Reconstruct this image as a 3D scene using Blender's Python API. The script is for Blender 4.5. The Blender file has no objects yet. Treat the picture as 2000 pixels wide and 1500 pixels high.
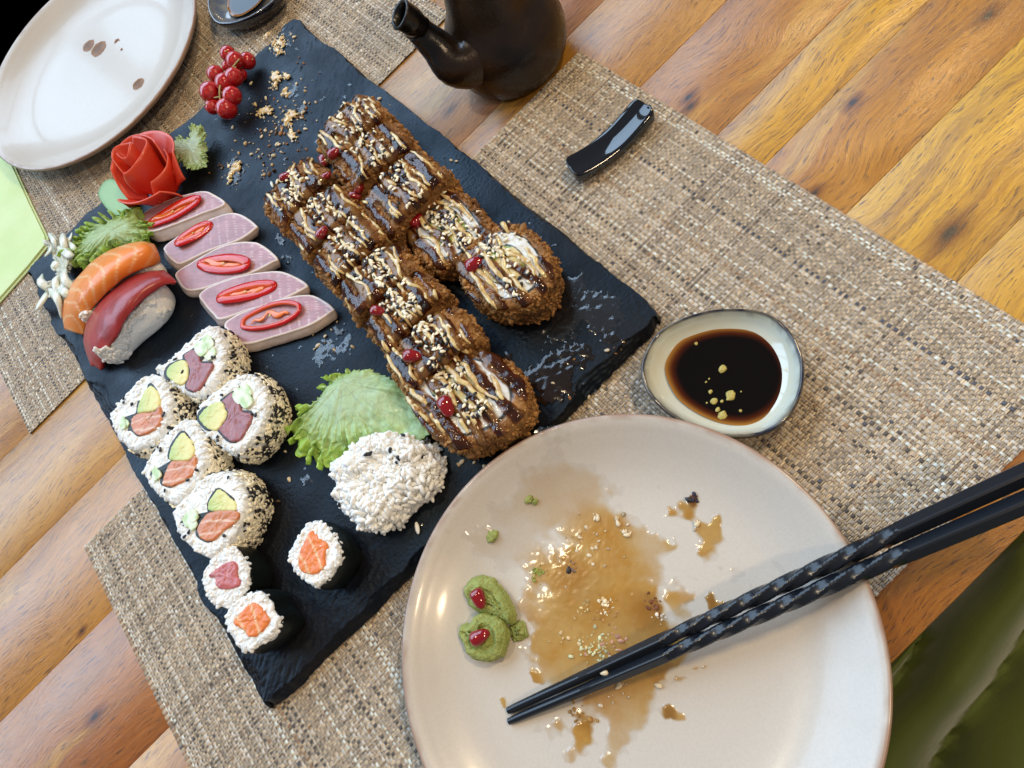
import bpy, math
import numpy as np
from mathutils import Vector, Matrix
from mathutils.bvhtree import BVHTree

# ------------------------------------------------------------------ camera, light, exposure
sc = bpy.context.scene
COL = sc.collection
FOC, HOR, CAMZ = 1300.0, 2669.0, 0.345
TH = math.atan(FOC / HOR); S2 = math.sqrt(.5)
Rv = np.array([1., 0, 0]); Uv = np.array([0, math.cos(TH), math.sin(TH)]); Fv = np.array([0, math.sin(TH), -math.cos(TH)])
CAMP = np.array([0., 0, CAMZ])
cd = bpy.data.cameras.new('camera'); cam = bpy.data.objects.new('camera', cd); COL.objects.link(cam)
cd.sensor_width = 36; cd.lens = FOC / 2000 * 36; cd.clip_start = .01; cd.clip_end = 50
xr = S2 * Rv - S2 * Uv; yu = S2 * Rv + S2 * Uv
mw = Matrix.Identity(4)
for i in range(3):
    mw[i][0] = xr[i]; mw[i][1] = yu[i]; mw[i][2] = -Fv[i]; mw[i][3] = CAMP[i]
cam.matrix_world = mw
sc.camera = cam
sc.view_settings.view_transform = 'Standard'; sc.view_settings.look = 'None'
sc.view_settings.exposure = 0.30; sc.view_settings.gamma = 1

world = bpy.data.worlds.new('World'); sc.world = world; world.use_nodes = True
bg = world.node_tree.nodes['Background']; bg.inputs[0].default_value = (.88, .93, 1.0, 1); bg.inputs[1].default_value = .17

def area(name, loc, target, sx, sy, power, color, shape='RECTANGLE', spread=180):
    l = bpy.data.lights.new(name, 'AREA'); l.shape = shape; l.size = sx; l.size_y = sy; l.energy = power; l.color = color
    l.spread = math.radians(spread)
    o = bpy.data.objects.new(name, l); COL.objects.link(o); o.location = loc
    o.rotation_euler = (Vector(target) - Vector(loc)).to_track_quat('-Z', 'Y').to_euler()
    return o
# daylight through a row of window panes beyond the far side of the table
for i, x in enumerate((-3.35, -2.45, -1.55, -.65, .25, 1.15)):
    area('window_light', (x, 2.55, 2.30), (x, 0, 2.0), .80, 2.8, 31, (.52, .74, 1.0))
# warm ceiling lamps of the room
area('lamp_light', (1.12, .16, 1.62), (.1, .15, 0), .20, .20, 11, (1.0, .74, .42), 'DISK')
area('lamp_light', (-.30, .62, 1.75), (0, .2, 0), .12, .12, 4, (1.0, .80, .52), 'DISK')
area('lamp_light', (.55, -1.0, 1.5), (0, .2, 0), .16, .16, 7.5, (1.0, .74, .46), 'DISK')

# ------------------------------------------------------------------ helpers
rng = np.random.default_rng(7)
def ray(p):
    dx, dy = p[0] - 1000., p[1] - 750.
    v = S2 * (dx - dy) * Rv - S2 * (dx + dy) * Uv + FOC * Fv
    return v / np.linalg.norm(v)
def W(px, py, z=0.):
    v = ray((px, py)); return CAMP + v * (z - CAMZ) / v[2]
def cr(ox, oy, k):
    """reader for coordinates noted on an enlarged crop"""
    return lambda pts: [(ox + x / k, oy + y / k) for x, y in pts]
C1 = cr(0, 0, 2.857); C2 = cr(450, 150, 2.857); C3 = cr(50, 350, 3.074); C4 = cr(150, 620, 2.857)
C5 = cr(350, 950, 3.334); C6 = cr(600, 500, 3.333); C7 = cr(700, 0, 2.857); C8 = cr(1200, 560, 4.0); C9 = cr(780, 800, 2.857)
TOPZ = 0.0105     # top of the slate
MATZ = 0.0018

def _h(ix, iy, iz, seed):
    n = (ix.astype(np.int64) * 374761393 + iy.astype(np.int64) * 668265263 + iz.astype(np.int64) * 2147483647 + seed * 974634777) & 0xffffffff
    n = ((n ^ (n >> 13)) * 1274126177) & 0xffffffff
    n = ((n ^ (n >> 15)) * 2246822519) & 0xffffffff
    return ((n ^ (n >> 16)) & 0xffffff) / float(0xffffff)
def vn(P, scale, seed=0):
    P = np.asarray(P, float) * scale
    if P.shape[1] == 2: P = np.c_[P, np.zeros(len(P))]
    I = np.floor(P).astype(int); f = P - I; f = f * f * (3 - 2 * f)
    r = 0
    for a in (0, 1):
        for b in (0, 1):
            for c in (0, 1):
                w = (f[:, 0] if a else 1 - f[:, 0]) * (f[:, 1] if b else 1 - f[:, 1]) * (f[:, 2] if c else 1 - f[:, 2])
                r = r + w * _h(I[:, 0] + a, I[:, 1] + b, I[:, 2] + c, seed)
    return r * 2 - 1
def fbm(P, scale, seed=0, o=3):
    r = 0; a = 1; t = 0
    for k in range(o):
        r = r + a * vn(P, scale * 2 ** k, seed + k * 17); t += a; a *= .5
    return r / t

def lin(c):
    """sRGB 0-255 to linear"""
    c = np.asarray(c, float) / 255.
    return np.where(c < .04045, c / 12.92, ((c + .055) / 1.055) ** 2.4)

def mk(name, V, F, mat, parent=None, origin=None, smooth=True, col=None, kind=None, label=None, alpha=None):
    V = np.asarray(V, float)
    o0 = np.zeros(3)
    if parent is not None: o0 = np.array(parent['_o'])
    elif origin is not None: o0 = np.asarray(origin, float)
    me = bpy.data.meshes.new(name)
    if isinstance(F, np.ndarray):
        n, k = F.shape
        me.vertices.add(len(V)); me.vertices.foreach_set('co', (V - o0).astype(np.float32).ravel())
        me.loops.add(n * k); me.loops.foreach_set('vertex_index', F.astype(np.int32).ravel())
        me.polygons.add(n); me.polygons.foreach_set('loop_start', np.arange(0, n * k, k, dtype=np.int32))
        me.update(calc_edges=True)
    else:
        me.from_pydata((V - o0).tolist(), [], [list(map(int, f)) for f in F]); me.update()
    if smooth: me.polygons.foreach_set('use_smooth', np.ones(len(me.polygons), bool))
    if col is not None:
        ca = me.color_attributes.new('Col', 'FLOAT_COLOR', 'POINT')
        c = np.ones((len(V), 4), np.float32); col = np.asarray(col); c[:, :3] = col[:, :3]
        if alpha is not None: c[:, 3] = alpha
        ca.data.foreach_set('color', c.ravel())
    me.materials.append(mat)
    me.validate(clean_customdata=False)
    o = bpy.data.objects.new(name, me); COL.objects.link(o)
    if parent is not None: o.parent = parent
    else: o.location = o0
    o['_o'] = [float(x) for x in o0]
    if kind: o['kind'] = kind
    if label: o['label'] = label
    return o
def thing(name, label, cat, loc, group=None):
    o = bpy.data.objects.new(name, None); COL.objects.link(o); o.location = loc
    o.empty_display_size = .01
    o['_o'] = [float(x) for x in loc]; o['label'] = label; o['category'] = cat
    if group: o['group'] = group
    return o
def tag(o, label, cat, group=None):
    o['label'] = label; o['category'] = cat
    if group: o['group'] = group
    return o

def gridF(n, m, wrap=False):
    """quads of an n x m vertex grid (row major); wrap closes the m direction"""
    i = np.arange(n - 1)[:, None]; j = np.arange(m if wrap else m - 1)[None, :]
    j2 = (j + 1) % m
    a = i * m + j; b = i * m + j2; c = (i + 1) * m + j2; d = (i + 1) * m + j
    return np.stack([a, b, c, d], -1).reshape(-1, 4)
def normals(V, F):
    a, b, c = V[F[:, 0]], V[F[:, 1]], V[F[:, 2]]
    d = V[F[:, 3]] if F.shape[1] == 4 else c
    n = np.cross(c - a, d - b) if F.shape[1] == 4 else np.cross(b - a, c - a)
    N = np.zeros_like(V)
    for k in range(F.shape[1]): np.add.at(N, F[:, k], n)
    l = np.linalg.norm(N, axis=1, keepdims=True); l[l == 0] = 1
    return N / l, n
def closed(pts, n=96):
    """smooth closed curve through pts, evenly resampled"""
    P = np.array(pts, float); m = len(P); k = 12; out = []
    for i in range(m):
        p0, p1, p2, p3 = P[i - 1], P[i], P[(i + 1) % m], P[(i + 2) % m]
        for t in np.linspace(0, 1, k, endpoint=False):
            out.append(.5 * ((2 * p1) + (-p0 + p2) * t + (2 * p0 - 5 * p1 + 4 * p2 - p3) * t * t + (-p0 + 3 * p1 - 3 * p2 + p3) * t ** 3))
    Q = np.array(out); Q2 = np.vstack([Q, Q[:1]])
    d = np.r_[0, np.cumsum(np.linalg.norm(np.diff(Q2, axis=0), axis=1))]
    t = np.linspace(0, d[-1], n, endpoint=False)
    R = np.stack([np.interp(t, d, Q2[:, q]) for q in range(P.shape[1])], 1)
    if R.shape[1] >= 2:
        x, y = R[:, 0], R[:, 1]
        if (x * np.roll(y, -1) - np.roll(x, -1) * y).sum() < 0: R = R[::-1].copy()
    return R
def openc(pts, n=40):
    P = np.array(pts, float); P = np.vstack([2 * P[0] - P[1], P, 2 * P[-1] - P[-2]]); out = []
    for i in range(1, len(P) - 2):
        p0, p1, p2, p3 = P[i - 1], P[i], P[i + 1], P[i + 2]
        for t in np.linspace(0, 1, 12, endpoint=False):
            out.append(.5 * ((2 * p1) + (-p0 + p2) * t + (2 * p0 - 5 * p1 + 4 * p2 - p3) * t * t + (-p0 + 3 * p1 - 3 * p2 + p3) * t ** 3))
    out.append(P[-2]); Q = np.array(out)
    d = np.r_[0, np.cumsum(np.linalg.norm(np.diff(Q, axis=0), axis=1))]
    t = np.linspace(0, d[-1], n)
    return np.stack([np.interp(t, d, Q[:, q]) for q in range(P.shape[1])], 1)
def wpts(pts, z): return np.array([W(x, y, z)[:2] for x, y in pts])

def puck(O, h, ntop=16, sh=.002, bulge=0., nwall=7, foot=.0015, base=None):
    """closed body over 2D outline O (N,2, counter-clockwise), height h; rings run from the top centre outwards and down. Returns V (local z 0..h), F, ring tags"""
    N = len(O); c = O.mean(0)
    t = np.roll(O, -1, 0) - np.roll(O, 1, 0); n = np.stack([t[:, 1], -t[:, 0]], 1); n /= np.linalg.norm(n, axis=1, keepdims=True)
    base = np.zeros(2) if base is None else np.array(base)
    rings = []; tags = []
    for s in np.linspace(0.02, 1, ntop):
        P = c + (O - c) * s - n * sh * s; rings.append(np.c_[P, np.full(N, h)]); tags.append(s)
    for a in np.linspace(.25, 1, 4):
        a2 = a * math.pi / 2
        P = O - n * sh * (1 - math.sin(a2)); rings.append(np.c_[P, np.full(N, h - sh * (1 - math.cos(a2)))]); tags.append(1 + a)
    for q in np.linspace(0, 1, nwall)[1:]:
        z = (h - sh) * (1 - q) + foot * q
        P = O + n * bulge * math.sin(q * math.pi) + base * q; rings.append(np.c_[P, np.full(N, z)]); tags.append(2 + q)
    P = O - n * foot + base; rings.append(np.c_[P, np.zeros(N)]); tags.append(4)
    P = c + (O - c) * .1 + base; rings.append(np.c_[P, np.zeros(N)]); tags.append(5)
    V = np.vstack(rings); F = gridF(len(rings), N, True)[:, ::-1]
    F = F[:, ::-1]
    # make sure that the top faces up
    _, fn = normals(V, F[:N])
    if fn[:, 2].mean() < 0: F = F[:, ::-1]
    return V, F, np.repeat(tags, N)

def joinm(parts):
    Vs, Fs, o = [], [], 0
    for V, F in parts: Vs.append(V); Fs.append(F + o); o += len(V)
    return np.vstack(Vs), np.vstack(Fs)

def ellipsoid(nr=4, ns=7, tear=0.):
    V = [[0, 0, 1]]; 
    for i in range(1, nr):
        a = math.pi * i / nr
        for j in range(ns):
            b = 2 * math.pi * j / ns
            V.append([math.sin(a) * math.cos(b), math.sin(a) * math.sin(b), math.cos(a)])
    V.append([0, 0, -1]); V = np.array(V)[:, [2, 0, 1]]     # long axis = x
    if tear: V[:, 1:] *= (1 - tear * V[:, :1])
    F = []
    for j in range(ns): F.append([0, 1 + j, 1 + (j + 1) % ns])
    for i in range(nr - 2):
        for j in range(ns):
            a = 1 + i * ns + j; b = 1 + i * ns + (j + 1) % ns
            F += [[a, a + ns, b], [b, a + ns, b + ns]]
    L = len(V) - 1
    for j in range(ns): F.append([L, 1 + (nr - 2) * ns + (j + 1) % ns, 1 + (nr - 2) * ns + j])
    return V, np.array(F)
GR = ellipsoid(5, 7); SEED = ellipsoid(5, 6, .45)
def tangent(N, ang=None):
    n = len(N); a = rng.normal(size=(n, 3)); T = a - N * (a * N).sum(1, keepdims=True)
    return T / np.linalg.norm(T, axis=1, keepdims=True)
def inst(proto, P, N, size, tilt=.25, T=None):
    PV, PF = proto; n = len(P)
    N = N + rng.normal(size=N.shape) * tilt; N /= np.linalg.norm(N, axis=1, keepdims=True)
    T = tangent(N) if T is None else T - N * (T * N).sum(1, keepdims=True)
    T /= np.linalg.norm(T, axis=1, keepdims=True)
    B = np.cross(N, T); size = np.broadcast_to(np.asarray(size, float), (n, 3))
    V = P[:, None, :] + PV[None, :, 0:1] * size[:, None, 0:1] * T[:, None, :] + PV[None, :, 1:2] * size[:, None, 1:2] * B[:, None, :] + PV[None, :, 2:3] * size[:, None, 2:3] * N[:, None, :]
    F = PF[None] + (np.arange(n) * len(PV))[:, None, None]
    return V.reshape(-1, 3), F.reshape(-1, PF.shape[1])
def scatter(V, F, n, cond=None):
    _, fn = normals(V, F); A = np.linalg.norm(fn, axis=1); C = V[F].mean(1)
    nn = fn / np.maximum(A, 1e-12)[:, None]
    w = A.copy()
    if cond is not None: w = w * cond(C, nn)
    if w.sum() <= 0: return np.zeros((0, 3)), np.zeros((0, 3))
    k = rng.choice(len(F), n, p=w / w.sum())
    a, b = rng.random(n)[:, None], rng.random(n)[:, None]
    q = F[k]; d = V[q[:, 3]] if F.shape[1] == 4 else V[q[:, 2]]
    P = (1 - a) * (1 - b) * V[q[:, 0]] + a * (1 - b) * V[q[:, 1]] + a * b * V[q[:, 2]] + (1 - a) * b * d
    return P, nn[k]
def bvh(V, F): return BVHTree.FromPolygons([tuple(v) for v in V.tolist()], [tuple(f) for f in F.tolist()])
def tube(path, rad, ns=8, flat=1., up=(0, 0, 1)):
    P = np.array(path, float); n = len(P); rad = np.broadcast_to(rad, n)
    T = np.gradient(P, axis=0); T /= np.linalg.norm(T, axis=1, keepdims=True) + 1e-12
    up = np.array(up, float); B = np.cross(T, up); B /= np.linalg.norm(B, axis=1, keepdims=True) + 1e-12
    N = np.cross(B, T)
    a = np.linspace(0, 2 * math.pi, ns, endpoint=False)
    r2 = rad.copy(); 
    V = P[:, None] + r2[:, None, None] * (np.cos(a)[None, :, None] * B[:, None] + flat * np.sin(a)[None, :, None] * N[:, None])
    V = V.reshape(-1, 3); F = gridF(n, ns, True)
    V = np.vstack([V, P[:1] - T[:1] * rad[0] * .5, P[-1:] + T[-1:] * rad[-1] * .5])
    e = len(V) - 2
    caps = [[e, (j + 1) % ns, j, j] for j in range(ns)] + [[e + 1, (n - 1) * ns + j, (n - 1) * ns + (j + 1) % ns, (n - 1) * ns + (j + 1) % ns] for j in range(ns)]
    return V, F, caps
def tubeobj(name, path, rad, mat, parent=None, ns=8, flat=1., **kw):
    V, F, caps = tube(path, rad, ns, flat)
    faces = F.tolist() + [c[:3] for c in caps]
    return mk(name, V, faces, mat, parent, **kw)
def loft(left, ridge, right, n=36, m=13):
    """sheet over three 3D polylines: left edge, ridge, right edge"""
    L, M, R = openc(left, n), openc(ridge, n), openc(right, n)
    t = np.linspace(0, 1, m)[None, :, None]
    Cc = 2 * M - .5 * (L + R)
    return ((1 - t) ** 2 * L[:, None] + 2 * t * (1 - t) * Cc[:, None] + t * t * R[:, None]).reshape(-1, 3), gridF(n, m)
def solid(o, t, offset=-1):
    md = o.modifiers.new('thickness', 'SOLIDIFY'); md.thickness = t; md.offset = offset; md.use_even_offset = False
    return o
def pix(px, py, z):
    """metres per photo pixel near this place"""
    return np.linalg.norm(W(px, py, z) - W(px + 1, py, z))

# ------------------------------------------------------------------ materials
def mat(name, base=(.5, .5, .5), rough=.5, vcol=False, var=None, bump=None, bump2=None, sss=0., sssc=(.004, .002, .001), coat=0., coatr=.05, ior=1.45, metal=0., spec=.5, sheen=0., rvar=None):
    m = bpy.data.materials.new(name); m.use_nodes = True; nt = m.node_tree; b = nt.nodes['Principled BSDF']
    N = nt.nodes.new; L = nt.links.new
    b.inputs['Roughness'].default_value = rough; b.inputs['IOR'].default_value = ior; b.inputs['Metallic'].default_value = metal
    b.inputs['Specular IOR Level'].default_value = spec
    b.inputs['Coat Weight'].default_value = coat; b.inputs['Coat Roughness'].default_value = coatr
    b.inputs['Sheen Weight'].default_value = sheen
    b.inputs['Subsurface Weight'].default_value = sss; b.inputs['Subsurface Radius'].default_value = (1, .95, .9) if name.startswith('rice') else (1, .5, .3); b.inputs['Subsurface Scale'].default_value = sssc[0]
    geo = N('ShaderNodeNewGeometry')
    src = None
    if vcol:
        a = N('ShaderNodeAttribute'); a.attribute_name = 'Col'; src = a.outputs['Color']
    if var:   # (scale, colour 2, amount, distortion)
        nz = N('ShaderNodeTexNoise'); nz.inputs['Scale'].default_value = var[0]; nz.inputs['Detail'].default_value = 6
        L(geo.outputs['Position'], nz.inputs['Vector'])
        r = N('ShaderNodeMapRange'); r.inputs[1].default_value = .38; r.inputs[2].default_value = .64; r.inputs[4].default_value = var[2]
        L(nz.outputs['Fac'], r.inputs[0])
        mx = N('ShaderNodeMix'); mx.data_type = 'RGBA'; L(r.outputs[0], mx.inputs[0])
        if src: L(src, mx.inputs[6])
        else: mx.inputs[6].default_value = (*base, 1)
        mx.inputs[7].default_value = (*var[1], 1); src = mx.outputs[2]
    if src: L(src, b.inputs['Base Color'])
    else: b.inputs['Base Color'].default_value = (*base, 1)
    if rvar:
        nz = N('ShaderNodeTexNoise'); nz.inputs['Scale'].default_value = rvar[0]; nz.inputs['Detail'].default_value = 5
        L(geo.outputs['Position'], nz.inputs['Vector'])
        r = N('ShaderNodeMapRange'); r.inputs[1].default_value = .35; r.inputs[2].default_value = .65; r.inputs[3].default_value = rvar[1]; r.inputs[4].default_value = rvar[2]
        L(nz.outputs['Fac'], r.inputs[0]); L(r.outputs[0], b.inputs['Roughness'])
    prev = None
    for q in (bump, bump2):
        if q:
            nz = N('ShaderNodeTexNoise'); nz.inputs['Scale'].default_value = q[0]; nz.inputs['Detail'].default_value = 4
            L(geo.outputs['Position'], nz.inputs['Vector'])
            bp = N('ShaderNodeBump'); bp.inputs['Strength'].default_value = q[1]; bp.inputs['Distance'].default_value = q[2]
            L(nz.outputs['Fac'], bp.inputs['Height'])
            if prev: L(prev, bp.inputs['Normal'])
            prev = bp.outputs[0]
    if prev: L(prev, b.inputs['Normal'])
    return m
def film(name, tint=(.75, .38, .08), body=(.055, .014, .003), rough=.08, bs=.2):
    """thin sauce: a tinted clear film where Col alpha is low, opaque syrup where it is high"""
    m = bpy.data.materials.new(name); m.use_nodes = True; nt = m.node_tree; b = nt.nodes['Principled BSDF']; N = nt.nodes.new; L = nt.links.new
    a = N('ShaderNodeAttribute'); a.attribute_name = 'Col'
    L(a.outputs['Color'], b.inputs['Base Color'])
    b.inputs['Roughness'].default_value = rough
    tr = N('ShaderNodeBsdfTransparent'); tq = N('ShaderNodeMapRange'); tq.inputs[1].default_value = 0; tq.inputs[2].default_value = .45; L(a.outputs['Alpha'], tq.inputs[0])
    tm = N('ShaderNodeMix'); tm.data_type = 'RGBA'; tm.inputs[6].default_value = (1, 1, 1, 1); tm.inputs[7].default_value = (*tint, 1); L(tq.outputs[0], tm.inputs[0]); L(tm.outputs[2], tr.inputs[0])
    gl = N('ShaderNodeBsdfGlossy'); gl.inputs['Roughness'].default_value = rough; gl.inputs[0].default_value = (1, 1, 1, 1)
    m1 = N('ShaderNodeMixShader'); m1.inputs[0].default_value = .06; L(tr.outputs[0], m1.inputs[1]); L(gl.outputs[0], m1.inputs[2])
    m2 = N('ShaderNodeMixShader'); L(a.outputs['Alpha'], m2.inputs[0]); L(m1.outputs[0], m2.inputs[1]); L(b.outputs[0], m2.inputs[2])
    geo = N('ShaderNodeNewGeometry'); nz = N('ShaderNodeTexNoise'); nz.inputs['Scale'].default_value = 500
    L(geo.outputs['Position'], nz.inputs['Vector']); bp = N('ShaderNodeBump'); bp.inputs['Strength'].default_value = bs; bp.inputs['Distance'].default_value = .0006
    L(nz.outputs['Fac'], bp.inputs['Height'])
    for n_ in (b, gl): L(bp.outputs[0], n_.inputs['Normal'])
    L(m2.outputs[0], nt.nodes['Material Output'].inputs[0])
    return m

M_rice = mat('rice', (.93, .93, .90), .45, sss=.35, sssc=(.0012, 0, 0), spec=.35)
M_ricec = mat('rice_body', (.93, .93, .90), .5, sss=.35, sssc=(.0012, 0, 0), spec=.3, bump=(650, .6, .001))
M_nori = mat('nori', (.006, .009, .008), .38, bump=(420, .5, .0006))
M_avo = mat('avocado', vcol=True, rough=.42, sss=.25, bump=(500, .2, .0004))
M_fish = mat('raw_fish', vcol=True, rough=.33, sss=.45, bump=(300, .35, .0007), bump2=(1500, .3, .0003), coat=.18, coatr=.15)
M_sear = mat('seared_tuna', vcol=True, rough=.34, sss=.3, bump=(900, .4, .0005), bump2=(220, .25, .0008), coat=.25, coatr=.2)
M_cuc = mat('cucumber', vcol=True, rough=.35, sss=.2, bump=(700, .3, .0005))
M_chili = mat('chili', vcol=True, rough=.16, sss=.08, coat=.3)
M_seed = mat('sesame', vcol=True, rough=.35)
M_crust = mat('fried_crumb', vcol=True, rough=.55, bump=(1400, .9, .0009), bump2=(500, .6, .001), spec=.35)
M_core = mat('roll_face', vcol=True, rough=.32, bump=(600, .6, .0009), coat=.3)
M_glaze = film('dark_glaze', tint=(.60, .25, .045), rough=.07, bs=.55)
M_smear = film('soy_film', tint=(.88, .66, .32), rough=.16, bs=.05)
M_drop = mat('soy_stain', vcol=True, rough=.35, spec=.3)
M_soybit = mat('yellow_bit', (.52, .44, .12), .5, var=(900, (.30, .20, .05), .7), bump=(900, .6, .0006))
M_wet = film('wet_streak', tint=(.5, .35, .25), rough=.12, bs=.12)
M_mayo = mat('mayonnaise', (.80, .62, .30), .16, var=(260, (.42, .22, .06), .75), sss=.25, coat=.5, bump=(300, .2, .0008))
M_pom = mat('pomegranate', vcol=True, rough=.08, sss=.08, coat=.8, coatr=.03)
M_berry = mat('currant', vcol=True, rough=.10, sss=.4, coat=.8, coatr=.04)
M_stem = mat('stem', (.42, .34, .12), .5)
M_tom = mat('tomato_peel', vcol=True, rough=.34, sss=.3, coat=.15, coatr=.2, bump=(180, .15, .0008))
M_let = None
M_was = mat('wasabi', (.36, .40, .115), .6, var=(160, (.27, .31, .07), .8), sss=.2, bump=(700, .9, .0016), bump2=(1800, .5, .0006))
M_ging = mat('shaved_ginger', (.78, .78, .68), .3, sss=.4, coat=.3)
M_crumb = mat('food_crumbs', vcol=True, rough=.5, spec=.3)

def leaf_material():
    m = mat('lettuce', vcol=True, rough=.38, sss=.15, bump=(260, .35, .0012), coat=.15)
    nt = m.node_tree; b = nt.nodes['Principled BSDF']; N = nt.nodes.new; L = nt.links.new
    geo = N('ShaderNodeNewGeometry'); nz = N('ShaderNodeTexNoise'); nz.inputs['Scale'].default_value = 60
    L(geo.outputs['Position'], nz.inputs['Vector'])
    mp = N('ShaderNodeMix'); mp.data_type = 'RGBA'; mp.blend_type = 'ADD'; mp.inputs[0].default_value = .03
    L(geo.outputs['Position'], mp.inputs[6]); L(nz.outputs['Color'], mp.inputs[7])
    vo = N('ShaderNodeTexVoronoi'); vo.feature = 'DISTANCE_TO_EDGE'; vo.inputs['Scale'].default_value = 110; L(mp.outputs[2], vo.inputs['Vector'])
    r = N('ShaderNodeMapRange'); r.inputs[1].default_value = 0; r.inputs[2].default_value = .09; r.inputs[3].default_value = .82; r.inputs[4].default_value = 1; L(vo.outputs['Distance'], r.inputs[0])
    a = [n for n in nt.nodes if n.type == 'ATTRIBUTE'][0]
    mx = N('ShaderNodeMix'); mx.data_type = 'RGBA'; mx.blend_type = 'MULTIPLY'; mx.inputs[0].default_value = 1
    L(a.outputs['Color'], mx.inputs[6]); L(r.outputs[0], mx.inputs[7]); L(mx.outputs[2], b.inputs['Base Color'])
    # light passing through the thin leaf
    tl = N('ShaderNodeBsdfTranslucent'); L(mx.outputs[2], tl.inputs[0]); ms = N('ShaderNodeMixShader'); ms.inputs[0].default_value = .3
    L(b.outputs[0], ms.inputs[1]); L(tl.outputs[0], ms.inputs[2]); L(ms.outputs[0], nt.nodes['Material Output'].inputs[0])
    return m
M_let = leaf_material()

def wood_material():
    m = bpy.data.materials.new('varnished_wood'); m.use_nodes = True; nt = m.node_tree; b = nt.nodes['Principled BSDF']; N = nt.nodes.new; L = nt.links.new
    geo = N('ShaderNodeNewGeometry'); at = N('ShaderNodeAttribute'); at.attribute_name = 'Col'
    oi = N('ShaderNodeObjectInfo')
    off = N('ShaderNodeVectorMath'); off.operation = 'SCALE'; off.inputs[0].default_value = (3, 7, 1); L(oi.outputs['Random'], off.inputs['Scale'])
    ad = N('ShaderNodeVectorMath'); L(geo.outputs['Position'], ad.inputs[0]); L(off.outputs[0], ad.inputs[1])
    def noise(sx, sy, det=6, rough=.6, src=None):
        mp = N('ShaderNodeMapping'); mp.inputs['Scale'].default_value = (sx, sy, 1); L(src or ad.outputs[0], mp.inputs['Vector'])
        nz = N('ShaderNodeTexNoise'); nz.inputs['Scale'].default_value = 1; nz.inputs['Detail'].default_value = det; nz.inputs['Roughness'].default_value = rough
        L(mp.outputs[0], nz.inputs['Vector']); return nz
    def rng_(src, a, b_, c=0, d=1):
        r = N('ShaderNodeMapRange'); r.inputs[1].default_value = a; r.inputs[2].default_value = b_; r.inputs[3].default_value = c; r.inputs[4].default_value = d
        L(src, r.inputs[0]); return r.outputs[0]
    def mix(f, a, b_, mode='MIX'):
        x = N('ShaderNodeMix'); x.data_type = 'RGBA'; x.blend_type = mode
        if isinstance(f, float): x.inputs[0].default_value = f
        else: L(f, x.inputs[0])
        for s, v in ((6, a), (7, b_)):
            if isinstance(v, tuple): x.inputs[s].default_value = (*v, 1)
            else: L(v, x.inputs[s])
        return x.outputs[2]
    # knots bend the grain: accumulate a push around each knot
    knots = [(1855, 455, .012), (1930, 30, .008), (1345, 190, .006), (1348, 208, .006), (185, 1400, .007), (1665, 200, .006), (1590, 378, .006), (160, 1232, .004), (880, 215, .006)]
    sx = N('ShaderNodeSeparateXYZ'); L(geo.outputs['Position'], sx.inputs[0])
    kn_sum = None
    for (kx, ky, kr) in knots:
        p = W(kx, ky, 0)
        v = N('ShaderNodeVectorMath'); v.operation = 'SUBTRACT'; L(geo.outputs['Position'], v.inputs[0]); v.inputs[1].default_value = (p[0], p[1], 0)
        s = N('ShaderNodeVectorMath'); s.operation = 'MULTIPLY'; L(v.outputs[0], s.inputs[0]); s.inputs[1].default_value = (.8 / kr, 1.7 / kr, 0)
        ln = N('ShaderNodeVectorMath'); ln.operation = 'LENGTH'; L(s.outputs[0], ln.inputs[0])
        k = rng_(ln.outputs['Value'], .15, 1.5, 1, 0)
        if kn_sum is None: kn_sum = k
        else:
            mm = N('ShaderNodeMath'); mm.operation = 'MAXIMUM'; L(kn_sum, mm.inputs[0]); L(k, mm.inputs[1]); kn_sum = mm.outputs[0]
    wr = N('ShaderNodeTexNoise'); wr.inputs['Scale'].default_value = 9; wr.inputs['Detail'].default_value = 2; L(ad.outputs[0], wr.inputs['Vector'])
    ws = N('ShaderNodeVectorMath'); ws.operation = 'MULTIPLY_ADD'; L(wr.outputs['Color'], ws.inputs[0]); ws.inputs[1].default_value = (0, .045, 0); L(ad.outputs[0], ws.inputs[2])
    wp = ws.outputs[0]
    big = noise(3.0, 19, 3, .5, wp)
    fig = noise(6, 70, 7, .68, wp); fine = noise(55, 620, 5, .75, wp); pores = noise(110, 1050, 3, .65, wp)
    dark = mix(rng_(fig.outputs['Fac'], .42, .60), at.outputs['Color'], (.68, .55, .42), 'MULTIPLY')
    c = mix(rng_(big.outputs['Fac'], .49, .56), at.outputs['Color'], dark)
    c = mix(rng_(noise(4, 24, 3, .5, wp).outputs['Fac'], .57, .61, 0, .55), c, (.62, .36, .07), 'MIX')
    c = mix(rng_(noise(5, 120, 6, .75, wp).outputs['Fac'], .50, .68, 0, .62), c, (.20, .075, .028), 'MIX')
    c = mix(rng_(fine.outputs['Fac'], .42, .66, 0, .6), c, (.45, .29, .15), 'MULTIPLY')
    c = mix(rng_(noise(2.2, 9, 2, .5, wp).outputs['Fac'], .35, .7, 0, .45), c, (.60, .30, .035))
    c = mix(rng_(pores.outputs['Fac'], .57, .64, 0, .85), c, (.10, .045, .02), 'MIX')
    kw = mix(rng_(kn_sum, .05, .75, 0, .85), c, (.30, .16, .08), 'MULTIPLY')
    kw = mix(rng_(kn_sum, .75, .98), kw, (.02, .012, .008))
    L(kw, b.inputs['Base Color'])
    b.inputs['Roughness'].default_value = .38; b.inputs['Coat Weight'].default_value = .75; b.inputs['Coat Roughness'].default_value = .20
    bp = N('ShaderNodeBump'); bp.inputs['Strength'].default_value = .5; bp.inputs['Distance'].default_value = .0006; L(fine.outputs['Fac'], bp.inputs['Height'])
    bp2 = N('ShaderNodeBump'); bp2.inputs['Strength'].default_value = .35; bp2.inputs['Distance'].default_value = .0005
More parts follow.
